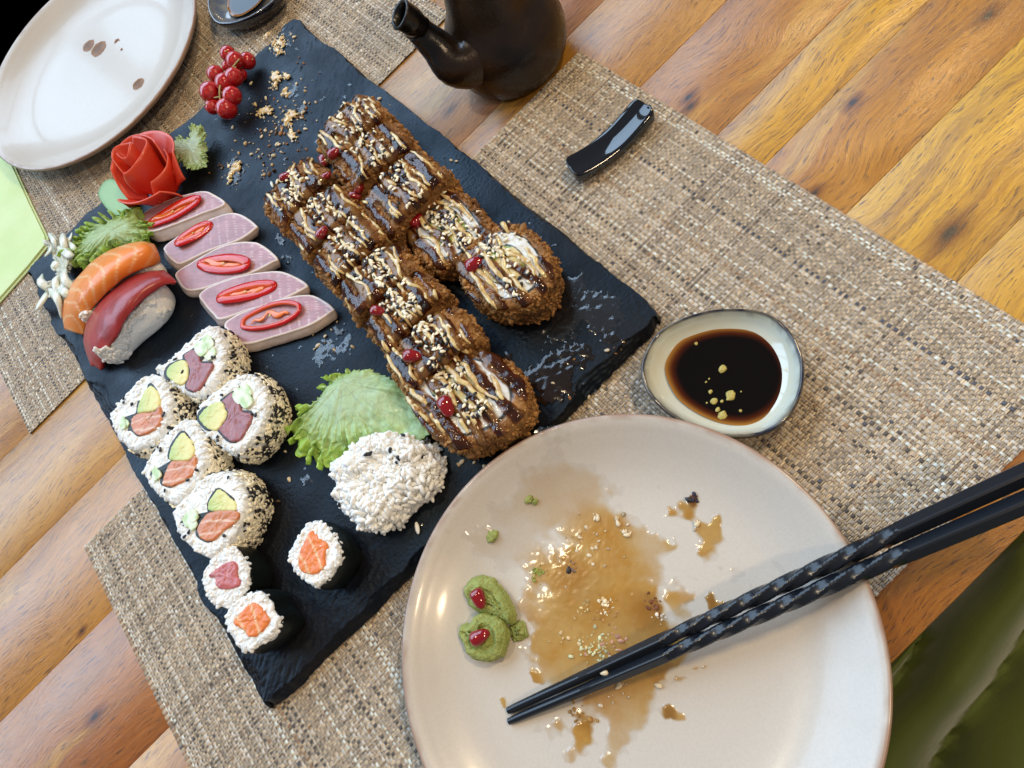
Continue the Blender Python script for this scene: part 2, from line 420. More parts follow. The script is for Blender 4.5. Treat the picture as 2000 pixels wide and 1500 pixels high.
    L(pores.outputs['Fac'], bp2.inputs['Height']); L(bp.outputs[0], bp2.inputs['Normal']); L(bp2.outputs[0], b.inputs['Normal']); L(bp.outputs[0], b.inputs['Coat Normal'])
    return m
M_wood = wood_material()

# ------------------------------------------------------------------ setting: floor, table
mk('floor', [(-4, -4, -.75), (4, -4, -.75), (4, 4, -.75), (-4, 4, -.75)], [(0, 1, 2, 3)], mat('dark_floor', (.012, .011, .010), .6), kind='structure')
TY0, TY1 = -.0548, .822
table = thing('wooden_table', 'varnished honey and brown plank table under the placemats', 'table', (0, .38, 0))
def yk(k): return float(W(k / 2, k / 2, 0)[1])
def box(x0, x1, y0, y1, z0, z1, b=.0004):
    V = np.array([(x0, y0, z0), (x1, y0, z0), (x1, y1, z0), (x0, y1, z0), (x0, y0, z1 - b), (x1, y0, z1 - b), (x1, y1, z1 - b), (x0, y1, z1 - b),
                  (x0 + b, y0 + b, z1), (x1 - b, y0 + b, z1), (x1 - b, y1 - b, z1), (x0 + b, y1 - b, z1)])
    F = np.array([(3, 2, 1, 0), (0, 1, 5, 4), (1, 2, 6, 5), (2, 3, 7, 6), (3, 0, 4, 7), (4, 5, 9, 8), (5, 6, 10, 9), (6, 7, 11, 10), (7, 4, 8, 11), (8, 9, 10, 11)])
    return V, F
XJ = -.045
Rt = [(-400, .36, .18, .05), (60, .36, .17, .045), (420, .36, .155, .04), (850, .38, .16, .05), (1180, .56, .28, .05), (1420, .48, .20, .035), (1664, .70, .38, .018), (1815, .52, .23, .018), (2070, .72, .41, .020), (2420, .68, .38, .022), (2720, .46, .17, .016)]
Lf = [(-400, .3, .16, .06), (-80, .32, .17, .06), (240, .32, .16, .06), (520, .48, .23, .045), (900, .54, .27, .035), (1130, .52, .24, .05), (1410, .40, .13, .025), (1750, .60, .30, .03), (2100, .42, .18, .06), (2500, .48, .24, .07), (2760, .4, .17, .06)]
for side, lst in ((1, Rt), (0, Lf)):
    for i, (k, r, g, b_) in enumerate(lst):
        ya = TY1 if i == 0 else yk(k); yb = yk(lst[i + 1][0]) if i + 1 < len(lst) else TY0
        if ya <= TY0: continue
        yb = max(yb, TY0)
        x0, x1 = (XJ, .95) if side else (-.95, XJ)
        V, F = box(x0, x1, yb, ya, -.028, 0)
        mk('plank', V, F, M_wood, table, smooth=False, col=np.tile((r * .92, g * .88, b_ * .8), (len(V), 1)))

# ------------------------------------------------------------------ woven placemats
SLX0, SLX1, SLY0, SLY1 = -.224, .088, .135, .556
M_thr = mat('vinyl_thread', vcol=True, rough=.38, spec=.5)
M_matshade = mat('mat_shadow_layer', (.035, .026, .018), .8)  # dark colour stands for the shade among the threads beneath the weave
def placemat(x0, x1, y0, y1, label, seed, hide):
    r = np.random.default_rng(seed)
    t = thing('placemat', label, 'placemat', ((x0 + x1) / 2, (y0 + y1) / 2, 0), 'woven placemats on the table')
    V, F = box(x0, x1, y0, y1, .0002, .0009); mk('mat_shade_base', V, F, M_matshade, t, smooth=False)
    nx = int((x1 - x0) / .00190); ny = int((y1 - y0) / .00180)
    def cuts(n, a, b, j):
        w = 1 + j * r.normal(size=n); w = np.clip(w, .55, 1.7); c = np.r_[0, np.cumsum(w)]; return a + (b - a) * c / c[-1]
    xc, yc = cuts(nx, x0, x1, .22), cuts(ny, y0, y1, .12)
    pal = np.array([(.60, .56, .51), (.40, .345, .29), (.27, .23, .185), (.10, .088, .085), (.40, .31, .23), (.33, .20, .12), (.085, .09, .12), (.70, .73, .70)])
    wt = np.array([.17, .26, .20, .08, .17, .03, .02, .07])
    ctx = pal[r.choice(8, nx, p=wt)]
    tan = np.array([(.60, .48, .33), (.46, .37, .26), (.66, .55, .40), (.27, .21, .15), (.42, .36, .29)]); cty = tan[r.choice(5, (ny, 2), p=[.34, .24, .22, .10, .10])]
    I, J = np.meshgrid(np.arange(nx), np.arange(ny), indexing='ij'); I = I.ravel(); J = J.ravel()
    par = (I + J) % 2; hid = np.zeros(len(I), bool)
    for (a, b, c, d) in hide: hid |= (xc[I] > a) & (xc[I + 1] < b) & (yc[J] > c) & (yc[J + 1] < d)
    Vs, Fs, Cs = [], [], []
    def ribbons(ix, iy, alongx, f0, f1, hgt, cols, ext):
        # one arched float per cell: runs along x or y, occupying the fraction f0..f1 across
        n = len(ix)
        if alongx: a0, a1 = xc[ix] - ext, xc[ix + 1] + ext; w = yc[iy + 1] - yc[iy]; b0 = yc[iy] + f0 * w; b1 = yc[iy] + f1 * w
        else: a0, a1 = yc[iy] - ext, yc[iy + 1] + ext; w = xc[ix + 1] - xc[ix]; b0 = xc[ix] + f0 * w; b1 = xc[ix] + f1 * w
        tt = np.array([0, .25, .75, 1.]); zz = np.array([.25, .92, .92, .25]) * hgt + .0008
        ss = np.array([0, .22, .78, 1.]); zs = np.array([-.45, 0, 0, -.45]) * .0006
        jit = r.normal(size=n) * .00010
        A = a0[:, None, None] + (a1 - a0)[:, None, None] * tt[None, :, None] + 0 * ss[None, None]
        B = b0[:, None, None] + (b1 - b0)[:, None, None] * ss[None, None, :] + 0 * tt[None, :, None] + (r.normal(size=n) * .00006)[:, None, None]
        Z = zz[None, :, None] + zs[None, None, :] + jit[:, None, None] + 0 * A
        V = np.stack([A, B, Z], -1) if alongx else np.stack([B, A, Z], -1)
        F = gridF(4, 4); F = F if not alongx else F
        F = F[None] + (np.arange(n) * 16)[:, None, None]
        V = V.reshape(-1, 3); F = F.reshape(-1, 4)
        if not alongx: F = F[:, ::-1]
        Vs.append(V); Fs.append(F); Cs.append(np.repeat(cols, 16, 0))
    tone = lambda n, s: np.clip(1 + r.normal(size=(n, 1)) * s, .45, 1.5)
    k = (par == 0) & ~hid
    for q, (f0, f1) in enumerate(((.04, .46), (.54, .96))):
        ribbons(I[k], J[k], True, f0, f1, .00075, cty[J[k], q] * tone(k.sum(), .13), .00035)
    k = (par == 1) & ~hid
    cc = ctx[I[k]].copy(); sw = r.random(k.sum()) < .22; cc[sw] = pal[r.choice(8, sw.sum(), p=wt)]
    ribbons(I[k], J[k], False, .12, .88, .00095, cc * tone(k.sum(), .10), .0003)
    V, F = joinm(list(zip(Vs, Fs)))
    mk('woven_threads', V, F, M_thr, t, col=np.vstack(Cs), kind='stuff', smooth=True)
    return t
hid = [(SLX0 + .012, SLX1 - .012, SLY0 + .012, SLY1 - .012)]
placemat(-.2785, .1885, -.0331, .3065, 'taupe woven placemat lying under the front plate and soy sauce dish', 3, hid)
placemat(-.2785, .1615, .4195, .735, 'taupe woven placemat lying under the plate with brown drops, beyond the slate', 4, hid)

# ------------------------------------------------------------------ slate board
def slate():
    A, B, Cc, D = [W(*p, TOPZ)[:2] for p in ((575, 24), (1312, 613), (510, 1412), (38, 532))]
    n, m = 340, 260
    def warp(n):
        t = np.linspace(0, 1, n); e = .5 - .5 * np.cos(t * math.pi); return .45 * t + .55 * e
    u = warp(n)[:, None]; v = warp(m)[None, :]
    # u: A->B (and D->C), v: A->D
    P = ((1 - u) * (1 - v))[..., None] * A + (u * (1 - v))[..., None] * B + (u * v)[..., None] * Cc + ((1 - u) * v)[..., None] * D
    L1, L2 = .415, .31
    U = (u * L1 + 0 * v).ravel(); Vv = (v * L2 + 0 * u).ravel(); P = P.reshape(-1, 2)
    d4 = np.stack([Vv, L1 - U, L2 - Vv, U], 1); sidei = d4.argmin(1); d = d4.min(1)
    # rounded, chipped corners and ragged outline: pull the edge inwards by noise along it
    c = P.mean(0)
    pull = .0022 * (fbm(P, 28, 5, 4) + .6) + .0016 * np.abs(fbm(P, 160, 9, 3))
    fall = np.clip(1 - d / .02, 0, 1)
    cornerd = np.min([np.hypot(d4[:, a], d4[:, b]) for a, b in ((0, 1), (1, 2), (2, 3), (3, 0))], 0)
    corner = .0045 * np.clip(1 - cornerd / .012, 0, 1)
    nrm = np.array([[0, 0]] * len(P), float)
    dirs = [(A - D), (B - A), (D - A), (A - B)]
    for i, dd in enumerate(dirs): nrm[sidei == i] = dd / np.linalg.norm(dd)
    toC = (c - P); toC /= np.linalg.norm(toC, axis=1, keepdims=True) + 1e-9
    P = P - nrm * (pull * fall)[:, None] + toC * corner[:, None]
    bwmax = np.choose(sidei, [.004, .0095, .014, .0075])
    bw = bwmax * np.clip(.55 + .9 * fbm(P, 34, 21, 4), .12, 1.5)
    q = np.clip(1 - d / bw, 0, 1)
    drop = q ** 1.25 * .0072
    # layered breaks
    step = .0019; lay = np.floor(drop / step) * step + step * np.clip((drop / step % 1) * 2.6, 0, 1)
    drop = np.where(q > 0, .35 * drop + .65 * lay + .0008 * fbm(P, 420, 3, 2) * (q > 0), 0)
    relief = .00022 * fbm(P, 22, 1, 3) + .00008 * np.abs(fbm(P, 90, 2, 3))
    Pr = np.c_[P[:, 0] * .8 + P[:, 1] * .6, (P[:, 1] * .8 - P[:, 0] * .6) * 3]
    patch = np.clip(fbm(P, 13, 33, 3) - .06, 0, 1) * 4
    relief -= np.clip(patch, 0, 1) * (.0010 * np.abs(fbm(Pr, 120, 8, 3)) + .0002)
    Z = TOPZ - drop + relief
    V = np.c_[P, np.maximum(Z, MATZ + .001)]
    F = gridF(n, m)
    idx = np.arange(n * m).reshape(n, m)
    loop = np.r_[idx[0, :], idx[1:, -1], idx[-1, -2::-1], idx[-2:0:-1, 0]]
    low = V[loop].copy(); low[:, 2] = MATZ - .0002; low[:, :2] += .0012 * fbm(V[loop], 150, 6, 2)[:, None] * nrm[loop] - .0008 * nrm[loop]
    k = len(V); V = np.vstack([V, low]); nn = len(loop)
    j = np.arange(nn); F2 = np.stack([loop, k + j, k + (j + 1) % nn, np.roll(loop, -1)], 1)
    F = np.vstack([F, F2])
    _, fn = normals(V, F[:100])
    if fn[:, 2].mean() < 0: F = F[:, ::-1]
    m_ = mat('slate', (.0026, .0042, .0085), .4, var=(24, (.010, .008, .009), .85), bump=(70, .16, .003), bump2=(480, .42, .0009), rvar=(26, .27, .56), spec=.30)
    m_.node_tree.nodes['Principled BSDF'].inputs['Specular Tint'].default_value = (.55, .78, 1, 1)  # blue of the window sheen put into the reflection colour
    o = mk('slate_board', V, F, m_, None, origin=(c[0], c[1], MATZ))
    md = o.modifiers.new('crisp', 'EDGE_SPLIT'); md.split_angle = math.radians(38)
    tag(o, 'large dark blue slate serving board with chipped edges carrying the sushi', 'serving board')
    return V, F
slV, slF = slate()
slBVH = bvh(slV, slF)
def slz(x, y):
    h = slBVH.ray_cast(Vector((x, y, .1)), Vector((0, 0, -1)))
    return h[0].z if h[0] else TOPZ

# ------------------------------------------------------------------ plates
def lathe(prof, c, n=160):
    a = np.linspace(0, 2 * math.pi, n, endpoint=False); pr = np.array(prof)
    V = np.stack([c[0] + pr[:, :1] * np.cos(a), c[1] + pr[:, :1] * np.sin(a), c[2] + pr[:, 1:2] + 0 * a], -1).reshape(-1, 3)
    return V, gridF(len(pr), n, True)
def plate_prof(R, H):
    """top side z at radius r"""
    r = np.array([0, .45, .62, .74, .84, .92, .97, 1.0]) * R; z = np.array([.22, .225, .25, .33, .52, .76, .93, 1.0]) * H
    return r, z
def plate(name, cx, cy, R, H, z0, label):
    r, z = plate_prof(R, H); rr = np.linspace(0.0005, R, 60)
    from_r = np.interp(rr, r, z)
    k = np.ones(7) / 7; from_r[3:-3] = np.convolve(from_r, k, 'valid')
    prof = list(zip(rr, from_r)) + [(R + .0010, H + .0003), (R + .0021, H - .0004), (R + .0022, H - .0018), (R + .0006, H - .0038), (R * .93, H * .60), (R * .82, H * .33), (R * .68, H * .12), (R * .60, 0), (R * .56, .0), (R * .54, .0015), (.001, .0015)]
    V, F = lathe(prof, (cx, cy, z0), 200)
    rad = np.hypot(V[:, 0] - cx, V[:, 1] - cy)
    cream = np.array((.585, .535, .475)); rim = np.array((.34, .21, .15))
    ww = np.clip((rad - (R - .0004) + .0012 * fbm(V, 160, 2, 2)) / .0016, 0, 1)[:, None]
    col = cream * (1 - ww) + rim * ww
    m_ = bpy.data.materials.get('glazed_stoneware') or mat('glazed_stoneware', vcol=True, rough=.30, coat=.28, coatr=.10, var=(900, (.40, .35, .29), .16), bump=(60, .06, .002))
    t = mk(name, V, F, m_, None, origin=(cx, cy, z0), col=col)
    tag(t, label, 'plate', 'large cream stoneware plates'); return t, (lambda x, y: z0 + np.interp(np.hypot(x - cx, y - cy), rr, from_r))
PCX, PCY = -.0490, .0253
fplate, fpz = plate('plate', PCX, PCY, .1060, .0235, MATZ + .0005, 'large cream plate smeared with brown sauce, chopsticks lying across it')
bplate, bpz = plate('plate', -.0610, .6780, .1135, .0210, MATZ + .0005, 'large cream plate with three brown drops, mostly clean, beyond the tomato rose')

# ------------------------------------------------------------------ sauce dishes
def dish(pts, zr, liq, label, lab2, zc=.0105, seed=1, innerc=(.62, .64, .55), rimc=(.018, .018, .035), bits=True):
    O = closed(wpts(pts, zr), 120); c = O.mean(0); n = len(O)
    t = thing('sauce_dish', label, 'sauce dish', (c[0], c[1], MATZ), 'small egg shaped sauce dishes')
    prof = [(1.0, zr), (.985, zr + .0006), (.965, zr + .0002), (.945, zr - .0012), (.90, zr - .004), (.82, zr - .0075), (.72, zc - .0005), (.60, zc - .0030), (.40, zc - .0045), (.2, zc - .005), (.01, zc - .005)]
    V = np.vstack([np.c_[c + (O - c) * s, np.full(n, z)] for s, z in prof]); F = gridF(len(prof), n, True)[:, ::-1]
    tg = np.repeat([s for s, _ in prof], n)
    q = np.clip((tg - .940) / .02 + .5 * fbm(V, 300, seed, 2), 0, 1)[:, None]
    col = np.array(innerc) * (1 - q) + np.array(rimc) * q
    M_in = bpy.data.materials.get('celadon_glaze') or mat('celadon_glaze', vcol=True, rough=.12, coat=.7, coatr=.04, var=(120, (.60, .52, .30), .25))
    mk('bowl_inside', V, F, M_in, t, col=col)
    prof = [(1.0, zr), (1.012, zr - .0012), (.985, zr - .005), (.90, zr - .011), (.72, MATZ + .0035), (.60, MATZ + .0012), (.58, MATZ), (.5, MATZ), (.01, MATZ + .001)]
    V = np.vstack([np.c_[c + (O - c) * s, np.full(n, z)] for s, z in prof]); F = gridF(len(prof), n, True)
    M_out = bpy.data.materials.get('dark_glaze_outside') or mat('dark_glaze_outside', (.010, .011, .022), .14, coat=.5)
    mk('bowl_outside', V, F, M_out, t)
    # liquid
    Q = closed(wpts(liq, zc), 120); cq = Q.mean(0); ss = np.r_[np.linspace(.01, .7, 5), np.linspace(.76, 1, 9)]
    V = np.vstack([np.c_[cq + (Q - cq) * s, np.full(n, zc + (.0004 * max(0, s - .9) / .1))] for s in ss]); F = gridF(len(ss), n, True)
    s_ = np.repeat(ss, n); k = np.clip((s_ - .78) / .22, 0, 1)[:, None]
    deep, mid, edge = np.array((.003, .0015, .001)), np.array((.07, .012, .002)), np.array((.38, .17, .03))
    col = np.where(k < .5, deep + (mid - deep) * (k / .5) ** 1.6, mid + (edge - mid) * ((k - .5) / .5) ** 1.3)
    M_soy = bpy.data.materials.get('soy_sauce') or mat('soy_sauce', vcol=True, rough=.03, spec=.35)
    s = mk('soy_sauce', V, F, M_soy, None, origin=(cq[0], cq[1], zc), col=col)
    tag(s, lab2, 'soy sauce', 'pools of soy sauce')
    return t
R8 = [(210, 650), (240, 520), (330, 370), (480, 270), (700, 195), (900, 172), (1100, 185), (1250, 240), (1380, 360), (1460, 520), (1480, 680), (1450, 850), (1370, 1000), (1250, 1110), (1100, 1165), (900, 1175), (690, 1130), (500, 1040), (350, 930), (250, 800)]
L8 = [(395, 650), (450, 500), (560, 400), (750, 335), (950, 320), (1150, 355), (1300, 470), (1380, 620), (1390, 740), (1340, 880), (1250, 990), (1100, 1070), (950, 1085), (780, 1050), (600, 960), (470, 840)]
dish(C8(R8), .0190, C8(L8), 'egg shaped white sauce dish with dark rim beside the front plate', 'dark soy sauce with wasabi bits in the white dish by the front plate')
RB = [(1160, 20), (1175, 85), (1210, 125), (1270, 132), (1340, 118), (1430, 75), (1520, 10), (1575, -70), (1570, -170), (1490, -240), (1350, -250), (1230, -180), (1170, -80)]
LB = [(1272, 10), (1275, 60), (1300, 90), (1350, 88), (1420, 45), (1470, -10), (1500, -80), (1480, -150), (1380, -180), (1300, -110)]
dish(C1(RB), .0190, C1(LB), 'dark blue sauce dish at the top of the photo above the slate corner', 'dark sauce in the blue dish above the slate corner', innerc=(.10, .13, .19), rimc=(.05, .07, .13))
zl = .0105
BITS = ['pale round wasabi bit highest of the larger bits in the soy sauce', 'largest curved yellow wasabi bit in the soy sauce', 'knobbly wasabi bit left of the largest curved one in the soy', 'flat wasabi bit lowest in the soy sauce pool', 'small round wasabi bit above the knobbly one in the soy', 'small wasabi bit just above the lowest flat one in the soy', 'upper of two tiny pale specks left of centre in the soy', 'lower of two tiny pale specks left of centre in the soy', 'small wasabi bit squeezed between the largest and the knobbly one in the soy', 'small brownish bit alone right of the lowest flat one in the soy', 'brownish bit alone at the upper left of the soy pool', 'tiny speck at the left end of the lower cluster in the soy', 'tiny speck right of the largest curved bit in the soy']
for k, (x, y, r) in enumerate([(845, 640, 36), (910, 850, 46), (780, 895, 30), (845, 1005, 40), (750, 822, 18), (810, 960, 22), (740, 720, 10), (716, 745, 10), (840, 895, 14), (985, 970, 14), (637, 445, 16), (722, 908, 10), (990, 820, 8)]):
    (px, py), = C8([(x, y)]); p = W(px, py, zl); R_ = r / 4 * pix(px, py, zl)
    V, F = ellipsoid(7, 10); V = V * (1 + .35 * fbm(V * R_, 900, k, 2)[:, None]); V = V * (R_, R_ * .9, .0006) + p
    tag(mk('wasabi_crumb', V, F, M_soybit, None, origin=p), BITS[k], 'wasabi crumb', 'wasabi bits floating in the soy sauce')
def seedobj(px, py, z, n=(0, 0, 1), black=False, label='', group=None, size=1., name='sesame_seed', onz=None):
    p = W(px, py, z)
    if onz is not None: p = np.array([p[0], p[1], onz(p[0], p[1]) + .0005])
    V, F = inst(SEED, p[None], np.array([n], float), np.array([(.0016, .0010, .0006)]) * size, .15)
    c = (.02, .018, .02) if black else (.72, .60, .40)
    o = mk(name, V, F, M_seed, None, origin=p, col=np.tile(c, (len(V), 1)))
    return tag(o, label, 'sesame seed', group)
for (x, y) in ((1352, 648), (1262, 980)):
    (px, py), = C8([(x, y)])
    seedobj(px, py, zl + .0004, label='white sesame seed at the %s edge of the soy sauce pool' % ('right' if y < 800 else 'lower right'), group='sesame seeds floating in the soy sauce', size=1.2)

# ------------------------------------------------------------------ teapot-like soy pot
def pot():
    c = tuple(W(985, 66, .024)[:2])
    t = thing('soy_pitcher', 'dark bronze ceramic pitcher with a wide spout on the bare wood', 'pitcher', (c[0], c[1], 0))
    m_ = mat('bronze_glaze', (.006, .0055, .0055), .34, var=(20, (.080, .034, .011), .5), bump=(500, .30, .0006), bump2=(60, .12, .002), rvar=(90, .20, .34), metal=.15, spec=.6)
    pr = [(.001, .0005), (.029, .0002), (.033, .001), (.0365, .005), (.0395, .013), (.0405, .022), (.0392, .032), (.0350, .042), (.0295, .052), (.0262, .064), (.0230, .078), (.0215, .094), (.0205, .110), (.0215, .122), (.0205, .1225), (.0185, .110), (.018, .08)]
    P = openc(pr, 70); V, F = lathe(P, (c[0], c[1], 0), 96); mk('body', V, F, m_, t)
    tp = W(785, 30, .079); sp = [tp, tp + np.array([.0030, -.0010, -.0060]), W(812, 52, .0645), W(850, 88, .050), W(893, 122, .036), (c[0] - .010, c[1] - .002, .027)]
    sp = openc(sp, 30); rad = np.interp(np.linspace(0, 1, 30), [0, .12, .28, .5, .75, 1], [.0085, .0080, .0086, .0118, .0195, .028])
    V, F, _ = tube(sp, rad, 32)
    V = V[:-2]
    # rolled lip and the hollow inside it
    T = sp[0] - sp[2]; T /= np.linalg.norm(T)
    r0 = V[:32]; cc = sp[0]
    ringsA = [cc + (r0 - cc) * 1.04 + T * .0012, cc + (r0 - cc) * .93 + T * .0022, cc + (r0 - cc) * .80 + T * .0014, cc + (r0 - cc) * .72 - T * .003, cc + (r0 - cc) * .70 - T * .016, cc + (r0 - cc) * .05 - T * .018]
    V = np.vstack([np.vstack(ringsA[::-1]), V]); F = gridF(30 + 6, 32, True)
    mk('spout', V, F[:, ::-1], m_, t)
    V, F = lathe([(.001, .1205), (.014, .1225), (.0185, .1215), (.0190, .118)], (c[0], c[1], 0), 48); mk('lid', V, F, m_, t)
pot()

# ------------------------------------------------------------------ chopstick rest and chopsticks
def rest():
    zc = MATZ
    sp = [W(*p, .010) for p in C7([(1180, 952), (1295, 878), (1412, 785), (1515, 685), (1606, 588)])]
    sp = openc(sp, 44); u = np.linspace(-1, 1, 44)
    top = zc + .0085 + .0032 * u * u
    T = np.gradient(sp, axis=0); T[:, 2] = 0; T /= np.linalg.norm(T, axis=1, keepdims=True); B = np.stack([-T[:, 1], T[:, 0]], 1)
    w = .0098 * (1 - .04 * np.abs(u)) * np.sqrt(np.clip(1 - np.abs(u) ** 26, .30, 1))
    sec = [(-1, -.9), (-1, -.30), (-.92, -.06), (-.80, 0), (-.55, -.03), (0, -.10), (.55, -.03), (.80, 0), (.92, -.06), (1, -.30), (1, -.9), (.6, -1), (-.6, -1)]
    V = []
    for i in range(44):
        bot = zc + .0002 + .0012 * u[i] ** 2
        for a, b in sec:
            z = bot + (top[i] - bot) * (1 + b) if b > -.9 else bot + .0008 * (b > -1)
            if -.15 < b <= 0: z = top[i] + b * .012
            V.append((sp[i, 0] + B[i, 0] * w[i] * a, sp[i, 1] + B[i, 1] * w[i] * a, z))
    V = np.array(V); n = len(sec)
    F = gridF(44, n, True).tolist() + [list(range(n))[::-1], list(range(43 * n, 44 * n))]
    _, fn = normals(V, np.array(F[3:9]))
    if fn[:, 2].sum() < 0: F = [f[::-1] for f in F]
    o = mk('chopstick_rest', V, F, mat('black_gloss_glaze', (.004, .005, .009), .05, coat=.8, coatr=.02), None, origin=sp[22] * (1, 1, 0) + (0, 0, zc))
    md = o.modifiers.new('round', 'SUBSURF'); md.levels = md.render_levels = 1
    tag(o, 'curved glossy black chopstick rest alone on the front placemat', 'chopstick rest')
rest()
M_lac = mat('black_lacquer', (.006, .008, .013), .28, coat=.2, coatr=.15)
def chopstick(a, b, label, ph):
    # a: tip pixel, b: pixel of the thick end (outside the frame)
    zt = .0095; A = W(*a, zt)
    rimx, rimy, rz = a[0] + (b[0] - a[0]) * .70, a[1] + (b[1] - a[1]) * .70, MATZ + .0235 + .0040
    Rm = W(rimx, rimy, rz); d = (Rm - A); L = np.linalg.norm(d); d /= L
    n = 420; t = np.linspace(0, .250, n); P = A + d * t[:, None]
    rad = np.interp(t, [0, .004, .10, .16, .250], [.0016, .0019, .0029, .0033, .0037])
    k = 32; al = np.linspace(0, 2 * math.pi, k, endpoint=False)
    T = d; Bv = np.cross(T, (0, 0, 1)); Bv /= np.linalg.norm(Bv); Nv = np.cross(Bv, T)
    sq = np.clip((t - .01) / .05, 0, 1)
    tw = np.clip((t - .083) / .11, 0, 1); zone = ((t > .083) & (t < .193)).astype(float)
    ang = math.pi / 4 + tw * .11 / .0155 * math.pi / 2
    V = []
    for i in range(n):
        a2 = al - (ang[i] if zone[i] else math.pi / 4)
        sqr = 1 / np.maximum(np.abs(np.cos(a2)), np.abs(np.sin(a2))); rr = rad[i] * ((1 - sq[i]) + sq[i] * (np.clip(sqr, 1, 1.16) * 1.02 if zone[i] else np.clip(sqr, 1, 1.24)) * .95)
        V.append(P[i] + Bv * (rr * np.cos(al))[:, None] + Nv * (rr * np.sin(al))[:, None])
    V = np.vstack(V); F = gridF(n, k, True).tolist() + [list(range(k))[::-1], list(range((n - 1) * k, n * k))]
    o = mk('chopstick', V, F, M_lac, None, origin=A)
    md = o.modifiers.new('crisp', 'EDGE_SPLIT'); md.split_angle = math.radians(24)
    tag(o, label, 'chopstick', 'pair of black chopsticks'); return A, d
cA, cdir = chopstick((992, 1388), (2000, 927), 'upper black chopstick with twisted grip, nearer the soy sauce dish', 0)
chopstick((994, 1409), (2000, 982), 'lower black chopstick with twisted grip, nearer the green trousers', 1)

# ------------------------------------------------------------------ napkin
def napkin():
    t = thing('napkin', 'folded pale green paper napkin under the rim of the far plate', 'napkin', tuple(W(20, 450, MATZ)))
    m_ = mat('green_paper', (.66, .78, .42), .8, bump=(900, .2, .0005), bump2=(28, .35, .006), var=(30, (.58, .73, .33), .6), sss=.1)
    base = [(-260, 420), (-60, 265), (12, 285), (30, 330), (62, 400), (92, 462), (94, 478), (60, 520), (0, 588), (-160, 760)]
    for i in range(2):
        O = wpts([(x - i * 3.5, y - i * 1.0) for x, y in base], MATZ + .002)
        n = len(O); z = MATZ + .0006 + i * .0013
        V = np.vstack([np.c_[O, np.full(n, z)], np.c_[O, np.full(n, z + .0009 + .0003 * i)]]); F = [list(range(n)), list(range(n, 2 * n))] + [[j, (j + 1) % n, n + (j + 1) % n, n + j] for j in range(n)]
        mk('paper_layer', V, F, m_, t, smooth=False)
napkin()

# ------------------------------------------------------------------ lap of the seated diner
def lap():
    n, m = 150, 150; x = np.linspace(-.10, .55, n); y = np.linspace(-.075, -.62, m); X, Y = np.meshgrid(x, y, indexing='ij'); P = np.c_[X.ravel(), Y.ravel()]
    # folds radiate from the lap towards the knee
    u = P[:, 0] * .95 + P[:, 1] * .3; v = P[:, 1] * .95 - P[:, 0] * .3
    w = v + .03 * vn(P, 9, 4) + .012 * vn(P, 25, 8)
    f1 = np.abs(np.sin(w * 62 + 1.4 * vn(P, 6, 2))) ** .7
    z = -.145 + .032 * f1 + .018 * fbm(P, 9, 3, 3) + .035 * np.sin((P[:, 1] + .1) * 6) - .22 * np.clip((P[:, 0] - .25), 0, 1)
    V = np.c_[P, z]; F = gridF(n, m)
    k = len(V); V2 = V.copy(); V2[:, 2] = -.35; idx = np.arange(n * m).reshape(n, m); loop = np.r_[idx[0, :], idx[1:, -1], idx[-1, -2::-1], idx[-2:0:-1, 0]]
    V = np.vstack([V, V2[loop]]); nn = len(loop); j = np.arange(nn)
    F = np.vstack([F, np.stack([loop, k + j, k + (j + 1) % nn, np.roll(loop, -1)], 1)])
    _, fn = normals(V, F[:50])
    if fn[:, 2].mean() < 0: F = F[:, ::-1]
    mm = mat('green_satin', (.075, .100, .016), .58, spec=.2, sheen=.5, bump=(70, .2, .003))
    nt = mm.node_tree; b = nt.nodes['Principled BSDF']
    wv = nt.nodes.new('ShaderNodeTexWave'); wv.inputs['Scale'].default_value = 230; wv.bands_direction = 'DIAGONAL'; geo = nt.nodes.new('ShaderNodeNewGeometry'); nt.links.new(geo.outputs['Position'], wv.inputs['Vector'])
    bp = nt.nodes.new('ShaderNodeBump'); bp.inputs['Strength'].default_value = .08; bp.inputs['Distance'].default_value = .0003; nt.links.new(wv.outputs['Fac'], bp.inputs['Height'])
    nt.links.new(b.inputs['Normal'].links[0].from_socket, bp.inputs['Normal']); nt.links.new(bp.outputs[0], b.inputs['Normal'])
    o = mk('person', V, F, mm, None, origin=(.1, -.3, -.3)); tag(o, 'lap of a seated person in creased olive green satin trousers below the table edge', 'person')
lap()
#==PART2==
# ================================================================== FOOD
def shell(parent, name, V, F, m, col=None, **kw): return mk(name, V, F, m, parent, col=col, **kw)
def pfill(name, parent, pts, z, h, m, colf, seed=0, amp=.0004, sh=.0012, n=64):
    """a filling seen in the cut face: a low rounded body over a traced outline"""
    O = closed(wpts(pts, z), n); V, F, tg = puck(O, h, ntop=9, sh=sh, nwall=3, foot=.0002)
    V[:, 2] += z - h
    N, _ = normals(V, F); V = V + N * (amp * fbm(V, 420, seed, 3) + amp * .6 * vn(V, 1300, seed))[:, None]
    return mk(name, V, F, m, parent, col=colf(V, O, tg))
def grains(parent, V, F, n, cond, size=(.0031, .00145, .0012), sink=.80, m=None, name='rice_grains'):
    P, N = scatter(V, F, n, cond)
    P = P - N * size[2] * sink
    s = np.array(size) * (1 + rng.normal(size=(len(P), 1)) * .13)
    GV, GF = inst(GR, P, N, s, .22)
    return mk(name, GV, GF, m or M_rice, parent, kind='stuff')
